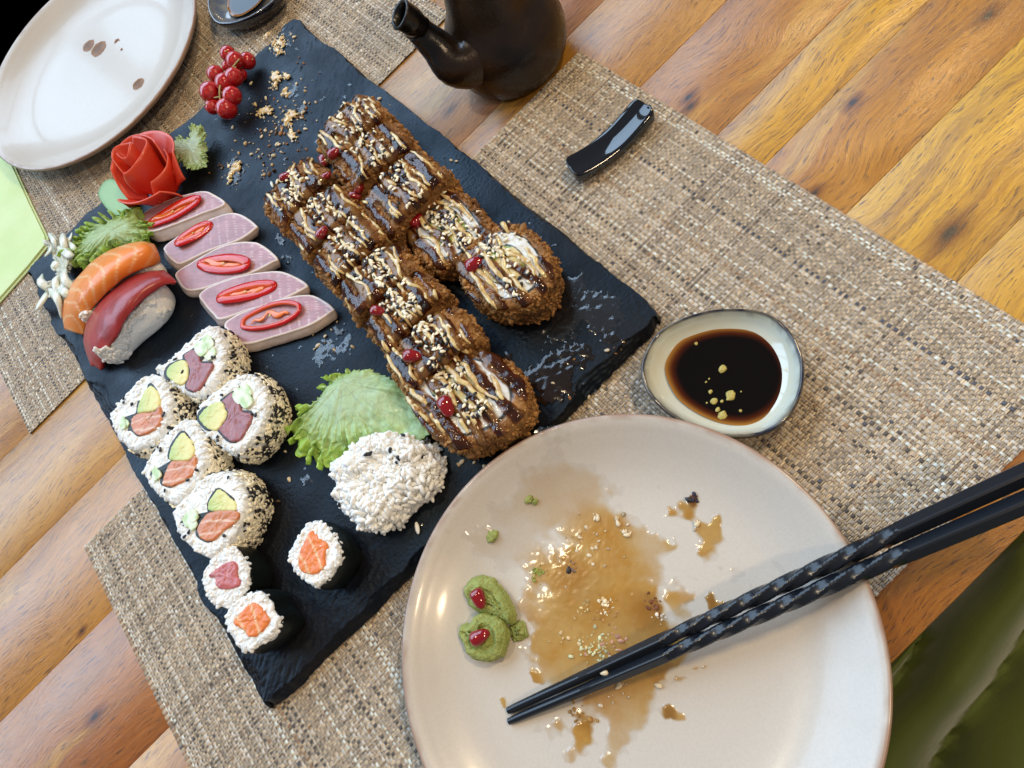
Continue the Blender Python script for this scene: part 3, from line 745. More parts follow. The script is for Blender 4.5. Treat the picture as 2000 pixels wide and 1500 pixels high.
def seeds(parent, P, N, black, name='sesame_seeds', size=(.0016, .00098, .0006), lift=.0004):
    if len(P) == 0: return
    V, F = inst(SEED, P + N * lift, N, np.array(size) * (1 + rng.normal(size=(len(P), 1)) * .10), .22)
    w = np.array((.92, .83, .62)) * (1 + rng.normal(size=(len(P), 1)) * .12); b = np.array((.018, .016, .018))
    c = np.where(black[:, None], b, w)
    return mk(name, V, F, M_seed, parent, col=np.repeat(c, len(SEED[0]), 0), kind='stuff')

def salmon_col(d, sc_=1., a=(.83, .235, .055), line=(.90, .52, .30), ang=.5, curve=8, freq=330):
    def f(V, O=None, tg=None):
        P = V[:, :2] - V[:, :2].mean(0)
        u = P @ np.array([math.cos(ang), math.sin(ang)]); v = P @ np.array([-math.sin(ang), math.cos(ang)])
        w = np.sin((u + curve * v * v + .0012 * vn(V, 160, 3)) * freq * 2 * math.pi / 2.2)
        k = np.clip((w - .80) / .15, 0, 1)[:, None] * .8
        base = np.array(a) * (1 + .15 * fbm(V, 160, 5, 2))[:, None]
        return base * (1 - k) + np.array(line) * k
    return f
def tuna_col(a=(.32, .11, .115)):
    def f(V, O=None, tg=None):
        k = np.clip(fbm(V, 260, 5, 3)[:, None] * 1.2, -.5, 1)
        return np.array(a) * (1 - .30 * k) + np.array((.55, .25, .22)) * np.clip(k, 0, 1) * .5
    return f
def avo_col(gx, gy):
    g = np.array([gx, gy], float); g /= np.linalg.norm(g)
    def f(V, O=None, tg=None):
        P = V[:, :2] - V[:, :2].mean(0); u = P @ g; k = np.clip((u / (np.abs(u).max() + 1e-9) + 1) / 2, 0, 1)[:, None]
        y, gr = np.array((.86, .76, .34)), np.array((.44, .60, .20))
        return y * (1 - k ** 1.6) + gr * k ** 1.6
    return f
def cuc_col(V, O=None, tg=None):
    k = np.clip(.5 + fbm(V, 350, 8, 2)[:, None] * 1.6, 0, 1); return np.array((.80, .85, .66)) * k + np.array((.50, .66, .34)) * (1 - k)

# ------------------------------------------------------------------ inside out rolls
UH = .0245
def uramaki(face, fills, label, sdir, seed):
    z = TOPZ + UH; O = closed(wpts(face, z), 110); c = O.mean(0)
    t = thing('inside_out_roll', label, 'sushi roll', (c[0], c[1], TOPZ), 'inside out sushi rolls coated with sesame')
    V, F, tg = puck(O, UH, ntop=18, sh=.003, bulge=.0022, nwall=9)
    V[:, 2] += TOPZ; N, _ = normals(V, F)
    V = V + N * (.0006 * fbm(V, 260, seed, 3))[:, None]
    allf = np.vstack([wpts(f[1], z) for f in fills]); cf = allf.mean(0)
    hull = closed(sorted(allf.tolist(), key=lambda q: math.atan2(q[1] - cf[1], q[0] - cf[0])), 60)
    # hollow of the filling is lined with a nori sheet
    mk('rice', V, F, M_ricec, t)
    Hn = cf + (hull - cf) * 1.045
    PV, PF, _ = puck(Hn, .003, ntop=4, sh=.0003, nwall=3, foot=0); PV[:, 2] += z - .0030 + .0007
    PV = PV + (0, 0, 1) * (.0003 * vn(PV, 500, 1))[:, None]
    mk('nori', PV, PF, M_nori, t)
    rad = np.array([np.hypot(*(q - cf)) for q in Hn]); an = np.array([math.atan2(*(q - cf)[::-1]) for q in Hn]); o = an.argsort(); an, rad = an[o], rad[o]
    def outside(C, n):
        d = C[:, :2] - cf; a = np.arctan2(d[:, 1], d[:, 0]); R = np.interp(a, an, rad, period=2 * math.pi)
        return ((np.hypot(d[:, 0], d[:, 1]) > R + .0012) | (C[:, 2] < z - .003)).astype(float) * (n[:, 2] > -.3)
    grains(t, V, F, 620, lambda C, n: outside(C, n) * (1 + 1.0 * (n[:, 2] > .5)))
    # sesame on the side wall
    sd = np.array(sdir, float); sd /= np.linalg.norm(sd)
    P, Nn = scatter(V, F, 640, lambda C, n: ((n[:, 2] < .55) & (n[:, 2] > -.3)) * np.clip(.25 + (n[:, :2] @ sd) * 1.5 + .9 * fbm(C, 130, seed + 4, 2), 0, 1) * np.clip((z - .002 - C[:, 2]) / .006, 0, 1))
    seeds(t, P + Nn * .0007, Nn, rng.random(len(P)) < np.clip(.33 + .9 * fbm(P, 160, seed + 2, 2), .05, .9))
    for k, (kind, pts, opt) in enumerate(fills):
        h = .0018 + .0003 * k
        if kind == 'avocado': pfill('avocado', t, pts, z + .0013, h, M_avo, avo_col(*opt), seed + k)
        if kind == 'tuna': pfill('tuna', t, pts, z + .0014, h, M_fish, tuna_col(), seed + k, amp=.0006)
        if kind == 'salmon': pfill('salmon', t, pts, z + .0014, h, M_fish, salmon_col(0, a=(.62, .22, .09), line=(.85, .58, .42), ang=opt), seed + k, amp=.0005)
        if kind == 'cucumber':
            # diced sticks
            q = wpts(pts, z); cc = q.mean(0); ex = (q.max(0) - q.min(0)) / 2
            for j in range(3):
                ang = j * 2.1 + seed; p = cc + ex * .42 * np.array([math.cos(ang), math.sin(ang)])
                w, l = ex.mean() * .42, ex.mean() * .55
                O2 = closed([p + (-w, -l), p + (w, -l), p + (w, l), p + (-w, l)], 32)
                PV, PF, tg2 = puck(O2, .0025, ntop=5, sh=.0004, nwall=3); PV[:, 2] += z - .0012 + .0003 * j
                mk('cucumber', PV, PF, M_cuc, t, col=cuc_col(PV))
    # scattered black seeds on the rim of the face
    P, Nn = scatter(V, F, 5, lambda C, n: outside(C, n) * (n[:, 2] > .9)); seeds(t, P + Nn * .0008, Nn, np.ones(len(P), bool))
    return t
uramaki(C3([(775, 1130), (850, 1090), (960, 980), (1080, 885), (1130, 890), (1175, 960), (1195, 1060), (1165, 1160), (1110, 1250), (1050, 1300), (960, 1285), (850, 1205)]),
        [('avocado', C3([(840, 1165), (870, 1110), (950, 1080), (975, 1140), (970, 1200), (930, 1235), (870, 1205)]), (-.5, .9)),
         ('tuna', C3([(950, 1055), (1010, 1020), (1040, 1045), (1050, 1095), (1120, 1105), (1110, 1150), (1050, 1250), (1010, 1275), (962, 1250), (972, 1200), (978, 1140)]), 0),
         ('cucumber', C3([(1045, 1060), (1060, 960), (1090, 940), (1115, 960), (1130, 1010), (1125, 1095), (1060, 1095)]), 0)],
        'tuna and avocado sesame roll right below the lowest seared tuna slice', (0.2, -1), 11)
uramaki(C4([(180, 555), (215, 490), (270, 420), (350, 340), (420, 318), (470, 340), (505, 400), (525, 480), (515, 560), (475, 640), (410, 700), (330, 740), (265, 715), (215, 650)]),
        [('salmon', C4([(300, 570), (335, 535), (430, 520), (455, 490), (470, 530), (465, 590), (420, 630), (350, 660), (310, 630)]), .9),
         ('avocado', C4([(335, 530), (350, 460), (400, 380), (440, 400), (460, 450), (455, 490), (430, 520), (370, 530)]), (-1, .5)),
         ('cucumber', C4([(240, 575), (265, 560), (300, 590), (290, 630), (260, 610)]), 0)],
        'salmon and avocado sesame roll nearest the left edge of the slate', (.2, -1), 12)
uramaki(C4([(665, 540), (690, 480), (770, 410), (850, 350), (930, 310), (990, 330), (1040, 400), (1062, 480), (1045, 590), (985, 680), (905, 750), (830, 740), (740, 670), (680, 610)]),
        [('avocado', C4([(680, 555), (720, 500), (800, 465), (825, 500), (835, 550), (790, 620), (750, 630), (700, 600)]), (-.5, .9)),
         ('tuna', C4([(810, 460), (880, 410), (905, 430), (915, 520), (975, 535), (960, 600), (910, 680), (850, 690), (800, 640), (792, 620), (838, 550), (825, 500)]), 0),
         ('cucumber', C4([(890, 430), (910, 385), (940, 380), (960, 400), (975, 470), (970, 520), (910, 515)]), 0)],
        'tuna and avocado sesame roll whose thick sesame side faces the lettuce', (.6, -1), 13)
uramaki(C4([(370, 870), (385, 800), (440, 720), (530, 620), (600, 570), (650, 600), (695, 660), (718, 740), (712, 820), (680, 900), (620, 980), (550, 1035), (480, 1010), (410, 950)]),
        [('salmon', C4([(490, 860), (530, 800), (620, 795), (655, 760), (665, 810), (640, 880), (560, 930), (520, 945), (475, 930)]), .9),
         ('avocado', C4([(510, 780), (530, 710), (585, 640), (625, 670), (650, 720), (650, 760), (620, 795), (530, 800)]), (-1, .4)),
         ('cucumber', C4([(420, 860), (460, 840), (480, 870), (470, 920), (430, 890)]), 0)],
        'salmon and avocado sesame roll in the middle of the left column of rolls', (.3, -1), 14)
uramaki(C4([(530, 1110), (545, 1060), (620, 980), (680, 910), (760, 870), (830, 862), (890, 900), (930, 980), (940, 1050), (905, 1150), (865, 1230), (810, 1290), (740, 1335), (670, 1310), (570, 1220)]),
        [('salmon', C4([(680, 1150), (740, 1085), (885, 1075), (892, 1130), (820, 1190), (740, 1250), (670, 1210)]), .9),
         ('avocado', C4([(730, 1040), (780, 960), (830, 980), (880, 1030), (885, 1075), (840, 1080), (740, 1080)]), (-1, .2)),
         ('cucumber', C4([(595, 1110), (640, 1105), (700, 1112), (690, 1140), (650, 1160), (595, 1160)]), 0)],
        'salmon and avocado sesame roll lowest of its column, touching the small tuna maki', (.8, -1), 15)

# ------------------------------------------------------------------ small nori rolls
def hosomaki(face, fill, kind, label, seed, h=.0225, sauce=False):
    z = TOPZ + h; O = closed(wpts(face, z), 100); c = O.mean(0)
    t = thing('thin_roll', label, 'sushi roll', (c[0], c[1], TOPZ), 'thin maki rolls wrapped in black nori')
    V, F, tg = puck(O, h - .0012, ntop=5, sh=.0006, bulge=.0010, nwall=10); V[:, 2] += TOPZ
    N, _ = normals(V, F); V = V + N * (.0005 * fbm(V, 150, seed, 3) * (tg > 2))[:, None]
    mk('nori', V, F, M_nori, t)
    O2 = c + (O - c) * .975
    V, F, tg = puck(O2, .006, ntop=16, sh=.0022, nwall=3); V[:, 2] += z - .0058
    N, _ = normals(V, F); V = V + N * (.0005 * fbm(V, 260, seed, 3))[:, None]
    mk('rice', V, F, M_ricec, t)
    cf = wpts(fill, z).mean(0)
    grains(t, V, F, 260, lambda C, n: (np.hypot(C[:, 0] - cf[0], C[:, 1] - cf[1]) > .0045) * (C[:, 2] > z - .004), sink=.75)
    pfill(kind, t, fill, z + .0016, .002, M_fish, tuna_col((.50, .13, .13)) if kind == 'tuna' else salmon_col(0, a=(.82, .22, .05), line=(.9, .55, .3), ang=-.15, freq=260), seed, amp=.0006)
    if sauce:
        P, Nn = scatter(V, F, 60, lambda C, n: (n[:, 2] > .2) * (np.hypot(C[:, 0] - (c[0] - .011), C[:, 1] - (c[1] - .004)) < .006))
    return t
hosomaki(C5([(145, 600), (170, 530), (240, 430), (320, 385), (380, 410), (440, 500), (455, 570), (430, 680), (370, 750), (300, 795), (220, 770), (160, 680)]),
         C5([(185, 580), (260, 520), (320, 490), (365, 500), (375, 570), (390, 640), (330, 665), (270, 670), (230, 640), (225, 600)]), 'tuna', 'thin nori roll with pink tuna centre between the sesame roll and a salmon maki', 31)
hosomaki(C5([(295, 880), (310, 800), (400, 720), (510, 675), (570, 710), (610, 790), (650, 850), (655, 900), (620, 960), (540, 1030), (440, 1085), (400, 1070), (340, 990)]),
         C5([(350, 890), (400, 820), (470, 755), (520, 780), (580, 850), (580, 890), (530, 950), (460, 985), (400, 930)]), 'salmon', 'thin nori roll with striped salmon centre nearest the bottom corner of the slate', 32)
hosomaki(C5([(705, 460), (740, 380), (800, 270), (860, 225), (930, 240), (1000, 310), (1050, 400), (1045, 480), (990, 570), (950, 620), (890, 660), (820, 620), (750, 550)]),
         C5([(790, 400), (850, 290), (900, 330), (960, 380), (945, 460), (945, 530), (880, 570), (800, 560), (770, 500)]), 'salmon', 'thin nori roll with salmon centre and brown sauce, standing apart below the rice', 33)

# ------------------------------------------------------------------ seared tuna slices with chili rings
def chili(parent_label, p, z, L, Wd, ang, hole, seed, surf=None):
    (px, py), = C3([p]); c = W(px, py, z); k = pix(px, py, z) / 3.074
    t = thing('chili_ring', parent_label, 'chili slice', tuple(c), 'red chili rings on the seared tuna')
    # direction on the table of the ring's long axis
    a0, = C3([(p[0] - 50 * math.cos(ang), p[1] - 50 * math.sin(ang))]); a1, = C3([(p[0] + 50 * math.cos(ang), p[1] + 50 * math.sin(ang))])
    A, B = W(*a0, z), W(*a1, z); kk = np.linalg.norm(B - A) / 100; d = (B - A)[:2] / np.linalg.norm(B - A); e = np.array([-d[1], d[0]])
    n = 72; th = np.linspace(0, 2 * math.pi, n, endpoint=False)
    a, b = L * kk / 2, Wd * kk / 2 * 1.08
    x = np.sign(np.cos(th)) * np.abs(np.cos(th)) ** 1.15 * a * (1 + .04 * vn(np.c_[np.cos(th), np.sin(th)], 2, seed)); y = np.sin(th) * b * (1 + .08 * vn(np.c_[np.cos(th), np.sin(th)], 1.5, seed + 3))
    zz = c[2] + .0010 + .0009 * np.cos(th) * (1 if seed % 2 else -1) + .0005 * np.sin(2 * th)
    wr = b * (1 - hole) * .62
    path = np.c_[c[0] + x * d[0] * (1 - wr / a) + y * e[0] * (1 - wr / b), c[1] + x * d[1] * (1 - wr / a) + y * e[1] * (1 - wr / b), zz]
    T = np.roll(path, -1, 0) - np.roll(path, 1, 0); T /= np.linalg.norm(T, axis=1, keepdims=True); Bn = np.cross(T, (0, 0, 1)); al = np.linspace(0, 2 * math.pi, 10, endpoint=False)
    V = path[:, None] + wr * np.cos(al)[None, :, None] * Bn[:, None] + .0012 * np.sin(al)[None, :, None] * np.array([0, 0, 1])
    V = V.reshape(-1, 3); F = np.vstack([gridF(n, 10, True), np.stack([np.arange(10) + (n - 1) * 10, (np.arange(10) + 1) % 10 + (n - 1) * 10, (np.arange(10) + 1) % 10, np.arange(10)], 1)])
    q = np.tile((np.cos(al) + 1) / 2, n)[:, None]; outw = ((np.cross(T, (0, 0, 1)) * (path - c)).sum(1) > 0); q = np.where(np.repeat(outw, 10)[:, None], q, 1 - q)
    col = np.array((.60, .010, .008)) * q + np.array((.72, .10, .020)) * (1 - q); col = np.where(q > .35, (.56, .008, .007), col)
    mk('flesh', V, F, M_chili, t, col=col)
    # pale membrane bars and a seed inside
    for j, (u0, u1, w0) in enumerate(((-.75, .1, .30), (.0, .78, .26)) if hole < .7 else ((-.15, .55, .20), (-.6, .0, .12))):
        m0 = c[:2] + d * a * u0 + e * b * .25 * (-1) ** j; m1 = c[:2] + d * a * u1 - e * b * .20 * (-1) ** j
        pa = np.array([(*(m0 + (m1 - m0) * s + e * b * .12 * math.sin(s * 9)), c[2] + .0009) for s in np.linspace(0, 1, 12)])
        V, F, cp = tube(pa, np.interp(np.linspace(0, 1, 12), [0, .5, 1], [.5, 1.25, .45]) * b * w0, 8, .35)
        mk('membrane', V, F.tolist() + [q_[:3] for q_ in cp], M_chili, t, col=np.tile((.80, .19, .035), (len(V), 1)))
    V, F = inst(SEED, np.array([c + (0, 0, .0016)]), np.array([(0, 0, 1.)]), np.array([(.0012, .0009, .0005)])); mk('chili_seed', V, F, M_seed, t, col=np.tile((.75, .55, .25), (len(V), 1)))
    return t
def tataki(face, base, label, clabel, ch, seed, h=.0070, z0=TOPZ, zsf=None):
    z = z0 + h; O = closed(wpts(face, z), 120); c = O.mean(0)
    V, F, tg = puck(O, h, ntop=22, sh=.0009, bulge=.0006, nwall=8, base=base); V[:, 2] += z0
    N, _ = normals(V, F); V = V + N * (.00035 * fbm(V, 200, seed, 3) + .00025 * (tg > 2) * fbm(V, 600, seed, 2))[:, None]
    # flesh pink inside, grey seared rim, pale muscle lines
    d = O[0] - O[len(O) // 2]; ext = O - c; k = np.argmax(np.hypot(*ext.T)); ax = ext[k] / np.linalg.norm(ext[k])
    P = V[:, :2] - c; u = P @ ax; v = P @ np.array([-ax[1], ax[0]]); a_ = np.abs(ext @ ax).max()
    pk = np.array((.40, .185, .195)) * (1 + .22 * fbm(V, 110, seed, 3))[:, None]
    w = np.sin(2 * math.pi * (u + .25 * v * np.sign(ax[0]) + .0006 * vn(V, 200, seed)) / .0072); ln = np.clip((w - .93) / .06, 0, 1) * np.clip((u * np.sign(ax[0]) / a_ + .25) * 1.6, 0, 1)
    pk = pk * (1 - .7 * ln[:, None]) + np.array((.74, .56, .52)) * .7 * ln[:, None]; pk = pk * (1 + .18 * fbm(np.c_[u * 1, v * 6, 0 * u], 160, seed + 9, 3))[:, None]
    edge = np.clip((tg - .955 + .018 * fbm(V, 140, seed + 2, 3)) / .045, 0, 1)[:, None]
    rim = np.array((.74, .63, .57)); side = np.array((.44, .345, .31)) * (1 + .35 * fbm(V, 170, seed + 7, 4))[:, None]
    col = pk * (1 - edge) + rim * edge; col = np.where((tg > 1.9)[:, None], side * .9 + .1 * rim, col)
    o = mk('seared_tuna_slice', V, F, M_sear, None, origin=(c[0], c[1], z0), col=col)
    tag(o, label, 'tuna slice', 'row of seared tuna slices')
    chili(clabel, ch[0], z + .0003, ch[1], ch[2], ch[3], ch[4], seed)
D2 = math.radians
tataki(C3([(665, 245), (720, 190), (860, 120), (1050, 70), (1130, 90), (1195, 150), (1050, 210), (900, 270), (760, 315), (690, 290)]), (-.001, -.0078), 'seared tuna slice highest in the row, leaning against the tomato rose', 'red chili ring lying on the tuna slice beside the tomato rose', ((892, 200), 375, 104, D2(-25), .30), 41)
tataki(C3([(830, 405), (900, 350), (1060, 260), (1200, 205), (1290, 210), (1385, 275), (1375, 300), (1280, 365), (1100, 430), (950, 500), (900, 505), (840, 450)]), (-.004, .0), 'seared tuna slice second below the tomato rose with a short chili ring', 'short plump red chili ring on the second tuna slice below the rose', ((1013, 332), 265, 100, D2(-32), .28), 42)
tataki(C3([(900, 560), (990, 500), (1130, 420), (1250, 380), (1390, 380), (1510, 470), (1480, 500), (1360, 560), (1190, 615), (1050, 662), (960, 665), (910, 610)]), (-.0025, -.001), 'seared tuna slice in the middle of the row of five', 'red chili ring lying level on the middle tuna slice', ((1197, 513), 335, 100, D2(2), .36), 43)
tataki(C3([(1040, 690), (1110, 640), (1280, 580), (1480, 550), (1590, 570), (1690, 630), (1660, 665), (1480, 750), (1330, 790), (1170, 842), (1120, 810), (1060, 740)]), (-.003, -.001), 'seared tuna slice with a narrow chili ring, fourth below the tomato rose', 'narrow slanted red chili ring on the fourth tuna slice below the rose', ((1328, 680), 370, 104, D2(-14), .32), 44)
tataki(C3([(1190, 870), (1290, 800), (1480, 730), (1640, 695), (1740, 700), (1845, 770), (1830, 800), (1700, 880), (1500, 945), (1320, 990), (1240, 940)]), (-.003, -.002), 'seared tuna slice lowest in the row, above the first sesame roll', 'large open red chili ring with wide holes on the lowest tuna slice', ((1475, 822), 400, 145, D2(-14), .72), 45)

# ------------------------------------------------------------------ nigiri
def nigiri(left, ridge, right, riceout, label, colf, seed, h, kind, th=.0035):
    zr = TOPZ + .010; O = closed(wpts(riceout, zr), 90); c = O.mean(0)
    t = thing('nigiri', label, 'nigiri', (c[0], c[1], TOPZ), None)
    V, F, tg = puck(O, h * .86, ntop=14, sh=.006, bulge=.0015, nwall=7, foot=.002); V[:, 2] += TOPZ
    N, _ = normals(V, F); V = V + N * (.0007 * fbm(V, 220, seed, 3))[:, None]
    riceV, riceF = V.copy(), F
    L, M, R = [[W(x, y, TOPZ + z) for x, y, z in q] for q in (left, ridge, right)]
    V, F = loft(L, M, R, 60, 26); V[:, 2] += .0006 * fbm(V, 110, seed, 2)
    N, fn = normals(V, F)
    if N[:, 2].mean() < 0: F = F[:, ::-1]
    o = mk(kind, V, F, M_fish, t, col=colf(V)); solid(o, th)
    # the rice stays under the fish
    B = bvh(V, F)
    def over(x, y):
        h = B.ray_cast(Vector((x, y, .3)), Vector((0, 0, -1))); return h[0].z if h[0] is not None else 9.
    lim = np.array([over(x, y) for x, y in riceV[:, :2]]); riceV[:, 2] = np.maximum(np.minimum(riceV[:, 2], lim - th - .0012), TOPZ)
    mk('rice', riceV, riceF, M_ricec, t)
    def cond(C, n_):
        l = np.array([over(x, y) for x, y in C[:, :2]]); return ((C[:, 2] < l - .0015) & ((l > 1) | (l - C[:, 2] < .012)) & (n_[:, 2] > -.5)) * 1.
    P, Nn = scatter(riceV, riceF, 1300, lambda C, n_: cond(C, n_) * np.where(np.array([over(x, y) > 1 for x, y in C[:, :2]]) | (np.linalg.norm(C[:, None, :2] - openc(R, 24)[None, :, :2], axis=2).min(1) < .024), 1., .02))
    l = np.array([over(x, y) for x, y in P[:, :2]]); P[:, 2] = np.minimum(P[:, 2], l - th - .0016); k_ = P[:, 2] > TOPZ + .0004; P, Nn = P[k_] - Nn[k_] * -.0001, Nn[k_]
    GV, GF = inst(GR, P, Nn, np.array((.0030, .0014, .0012)) * (1 + rng.normal(size=(len(P), 1)) * .12), .2)
    mk('rice_grains', GV, GF, M_rice, t, kind='stuff')
def q3(l): 
    return [(50 + x / 3.074, 350 + y / 3.074, z) for x, y, z in l]
def nig_salmon(V, O=None, tg=None):
    P = V[:, :2] - V[:, :2].mean(0); n, m = 60, 26
    s = np.repeat(np.linspace(0, 1, n), m); t = np.tile(np.linspace(0, 1, m), n)
    w = np.sin(2 * math.pi * (s * 8.5 + 2.4 * np.abs(t - .45) ** 1.4 + .14 * vn(V, 120, 3))); k = np.clip((w - .78) / .16, 0, 1)[:, None] * .8
    base = np.array((.86, .255, .035)) * (1 + .12 * fbm(V, 90, 2, 2))[:, None]; base = base * (1 - .25 * (t[:, None] < .3) ) + np.array((.86, .30, .10)) * .25 * (t[:, None] < .3)
    return base * (1 - k) + np.array((.93, .55, .28)) * k
def nig_tuna(V, O=None, tg=None):
    return np.array((.36, .030, .028)) * (1 + .35 * fbm(V, 100, 6, 3))[:, None]
nigiri(q3([(232, 900, .004), (218, 780, .011), (255, 670, .017), (330, 565, .021), (430, 470, .022), (560, 402, .020), (690, 372, .017), (770, 388, .013)]),
       q3([(275, 915, .005), (285, 800, .018), (330, 690, .027), (410, 590, .033), (510, 510, .034), (620, 450, .031), (730, 415, .025), (800, 440, .015)]),
       q3([(345, 935, .004), (370, 850, .012), (415, 760, .020), (490, 680, .025), (590, 595, .026), (690, 545, .022), (770, 520, .016), (812, 498, .010)]),
       C3([(385, 850), (350, 790), (365, 690), (440, 580), (560, 500), (700, 460), (785, 500), (790, 560), (650, 620), (500, 720), (430, 840)]),
       'nigiri draped with bright orange salmon marked by pale lines', nig_salmon, 51, .025, 'salmon')
nigiri(q3([(395, 1125, .004), (352, 1010, .009), (352, 905, .013), (400, 800, .018), (490, 685, .021), (610, 595, .021), (740, 553, .018), (830, 545, .014)]),
       q3([(415, 1125, .004), (405, 1010, .016), (430, 890, .025), (500, 790, .031), (590, 700, .033), (690, 630, .030), (800, 585, .024), (890, 595, .016)]),
       q3([(450, 1148, .003), (470, 1050, .014), (530, 960, .023), (590, 860, .028), (660, 770, .029), (740, 695, .026), (830, 640, .021), (905, 622, .016)]),
       C3([(490, 1070), (450, 1010), (455, 900), (530, 760), (640, 660), (780, 620), (845, 680), (830, 770), (760, 860), (640, 960), (530, 1060)]),
       'nigiri draped with deep red tuna, white rice showing on its right side', nig_tuna, 52, .027, 'tuna')

# ------------------------------------------------------------------ tempura rolls
rowN0, rowN1 = W(570, 368, TOPZ + .034), W(905, 785, TOPZ + .03)
ROWD = (rowN1 - rowN0)[:2]; ROWD /= np.linalg.norm(ROWD); ROWP = np.array([-ROWD[1], ROWD[0]])
CRA, CRB, CRC = np.array((.25, .110, .032)), np.array((.42, .215, .070)), np.array((.09, .036, .013))
def crustcol(V, seed):
    a = np.clip(.5 + 1.4 * fbm(V, 300, seed, 4), 0, 1)[:, None]; b = np.clip(1.6 * fbm(V, 90, seed + 3, 3), 0, 1)[:, None]
    return (CRA * (1 - a) + CRB * a) * (1 - b) + CRC * b
def crumbs_on(t, V, F, n, cond, seed):
    P, N = scatter(V, F, n, cond); s = np.abs(rng.normal(size=(len(P), 1))) * .00055 + .0005
    pr = ellipsoid(3, 5); CV, CF = inst(pr, P + N * .0003, N, s * np.array([[1.5, 1, .8]]) * (1 + .3 * rng.normal(size=(len(P), 3))), .8)
    CV = CV + .0003 * np.stack([vn(CV, 2500, k) for k in (1, 2, 3)], 1)
    mk('crust_crumbs', CV, CF, M_crust, t, col=crustcol(CV, seed) * 1.25, kind='stuff', smooth=False)
def stripe(P, seed, per=.0105):
    s = P[:, :2] @ ROWP; l = P[:, :2] @ ROWD
    return np.sin(2 * math.pi * (s + .0022 * vn(np.c_[l, s], 60, 5)) / per + 1.3 * vn(np.c_[l, s], 35, 9))
def topping(t, V0, F0, seed, zlo, mayolines, nseed, zmin, cen, mask_extra=None, amt=.35, nlen=.012, lat=None):
    """glaze sheet, mayonnaise threads and sesame laid on the smooth body V0"""
    N, _ = normals(V0, F0)
    up = np.maximum(np.clip((N[:, 2] - .30) / .35, -1, 1), np.where(N[:, 2] > -.35, np.clip((V0[:, 2] - V0[:, 2].max() + .0045 + .004 * fbm(V0, 130, seed + 40, 2)) / .004, -1, 1), -1))
    m = amt + .75 * stripe(V0, seed) + .60 * fbm(V0, 95, seed, 3) 
    m = np.minimum(m, up * 1.2 + .2 * fbm(V0, 200, seed, 2)); m = np.where(V0[:, 2] < zlo, -1, m)
    if lat: m = np.minimum(m, (lat - np.abs((V0[:, :2] - cen) @ ROWP) + .0045 * fbm(V0, 120, seed + 21, 2)) / .004)
    if mask_extra is not None: m = np.minimum(m, mask_extra(V0))
    off = np.where(m > 0, .0011 + .0014 * np.sqrt(np.clip(m, 0, 1)) + .0004 * vn(V0, 420, seed), -.0015)
    G = V0 + N * off[:, None]
    keep = (m[F0] > -.05).any(1)
    dens = np.clip(.16 + .75 * m + .45 * fbm(V0, 160, seed + 5, 2), .05, .93)
    hue = np.clip(.5 + 1.5 * fbm(V0, 110, seed + 9, 2), 0, 1)[:, None] * (1 - .6 * np.clip(dens[:, None] - .4, 0, 1))
    col = np.array((.014, .003, .0010)) * (1 - hue) + np.array((.075, .018, .002)) * hue
    cm = (.45 if nlen > .02 else .75) * np.clip((np.sin(2 * math.pi * ((V0[:, :2] @ ROWP) + .002 * vn(V0, 70, 31)) / .0135 + 2.2 + 1.2 * vn(V0, 40, 33)) - .1) * 2.2 + fbm(V0, 130, seed + 13, 2), 0, 1)
    col = col * (1 - cm[:, None]) + np.array((.40, .205, .060)) * cm[:, None]; dens = np.clip(dens * (1 - .35 * cm), .05, .9)
    used = np.unique(F0[keep]); mp = -np.ones(len(G), int); mp[used] = np.arange(len(used))
    GV, GF = G[used], mp[F0[keep]]
    mk('glaze', GV, GF, M_glaze, t, col=col[used], alpha=dens[used])
    T = bvh(V0 + N * np.clip(off, 0, 1)[:, None], F0)
    def drop(x, y):
        h = T.ray_cast(Vector((x, y, .2)), Vector((0, 0, -1)))
        return (np.array(h[0]), np.array(h[1])) if h[0] is not None else (None, None)
    k = 0; mr = 1.35 if nlen > .02 else 1.05
    for s0 in mayolines:
        for seg in range(1):
            l0, l1 = -nlen - .002, nlen + .002
            pts = []
            for l in np.linspace(l0, l1, 26):
                q = cen + ROWD * l; ll = q @ ROWD
                s = s0 + .0030 * float(vn(np.array([[ll, s0 * 3, 0]]), 75, 3)[0]) + .0010 * float(vn(np.array([[ll, s0 * 3, 0]]), 230, 6)[0])
                q = q + ROWP * s
                if float(vn(np.array([[ll, s0 * 7, .3]]), 70, 12)[0]) < -.22: h = None
                else: h, _n = drop(*q)
                if h is None or h[2] < zmin:
                    if len(pts) > 4: k += 1; tubeobj('mayonnaise', pts, np.interp(np.linspace(0, 1, len(pts)), [0, .12, .5, .88, 1], [.5, .9, 1.15, .95, .55]) * .00100 * mr * (1 + .35 * vn(np.array(pts), 260, k)), M_mayo, t, 8, .6)
                    pts = []
                else: pts.append(h + (0, 0, .0003))
            if len(pts) > 4: tubeobj('mayonnaise', pts, np.interp(np.linspace(0, 1, len(pts)), [0, .12, .5, .88, 1], [.5, .9, 1.15, .95, .55]) * .00100 * mr * (1 + .35 * vn(np.array(pts), 260, k)), M_mayo, t, 8, .6)
    P, Q = [], []
    for _ in range(nseed):
        q = cen + ROWP * (rng.normal() * .0058 + .002) + ROWD * (rng.random() * 2 - 1) * nlen
        if float(vn(np.array([[q[0], q[1], 0.]]), 110, 4)[0]) < -.25 and rng.random() < .65: continue
        h, nn_ = drop(*q)
        if h is not None and nn_[2] > .2: P.append(h); Q.append(nn_)
    if P: seeds(t, np.array(P), np.array(Q), rng.random(len(P)) < .30, size=(.0016, .00096, .00055), lift=.0009)
    return T
TOPS = {}
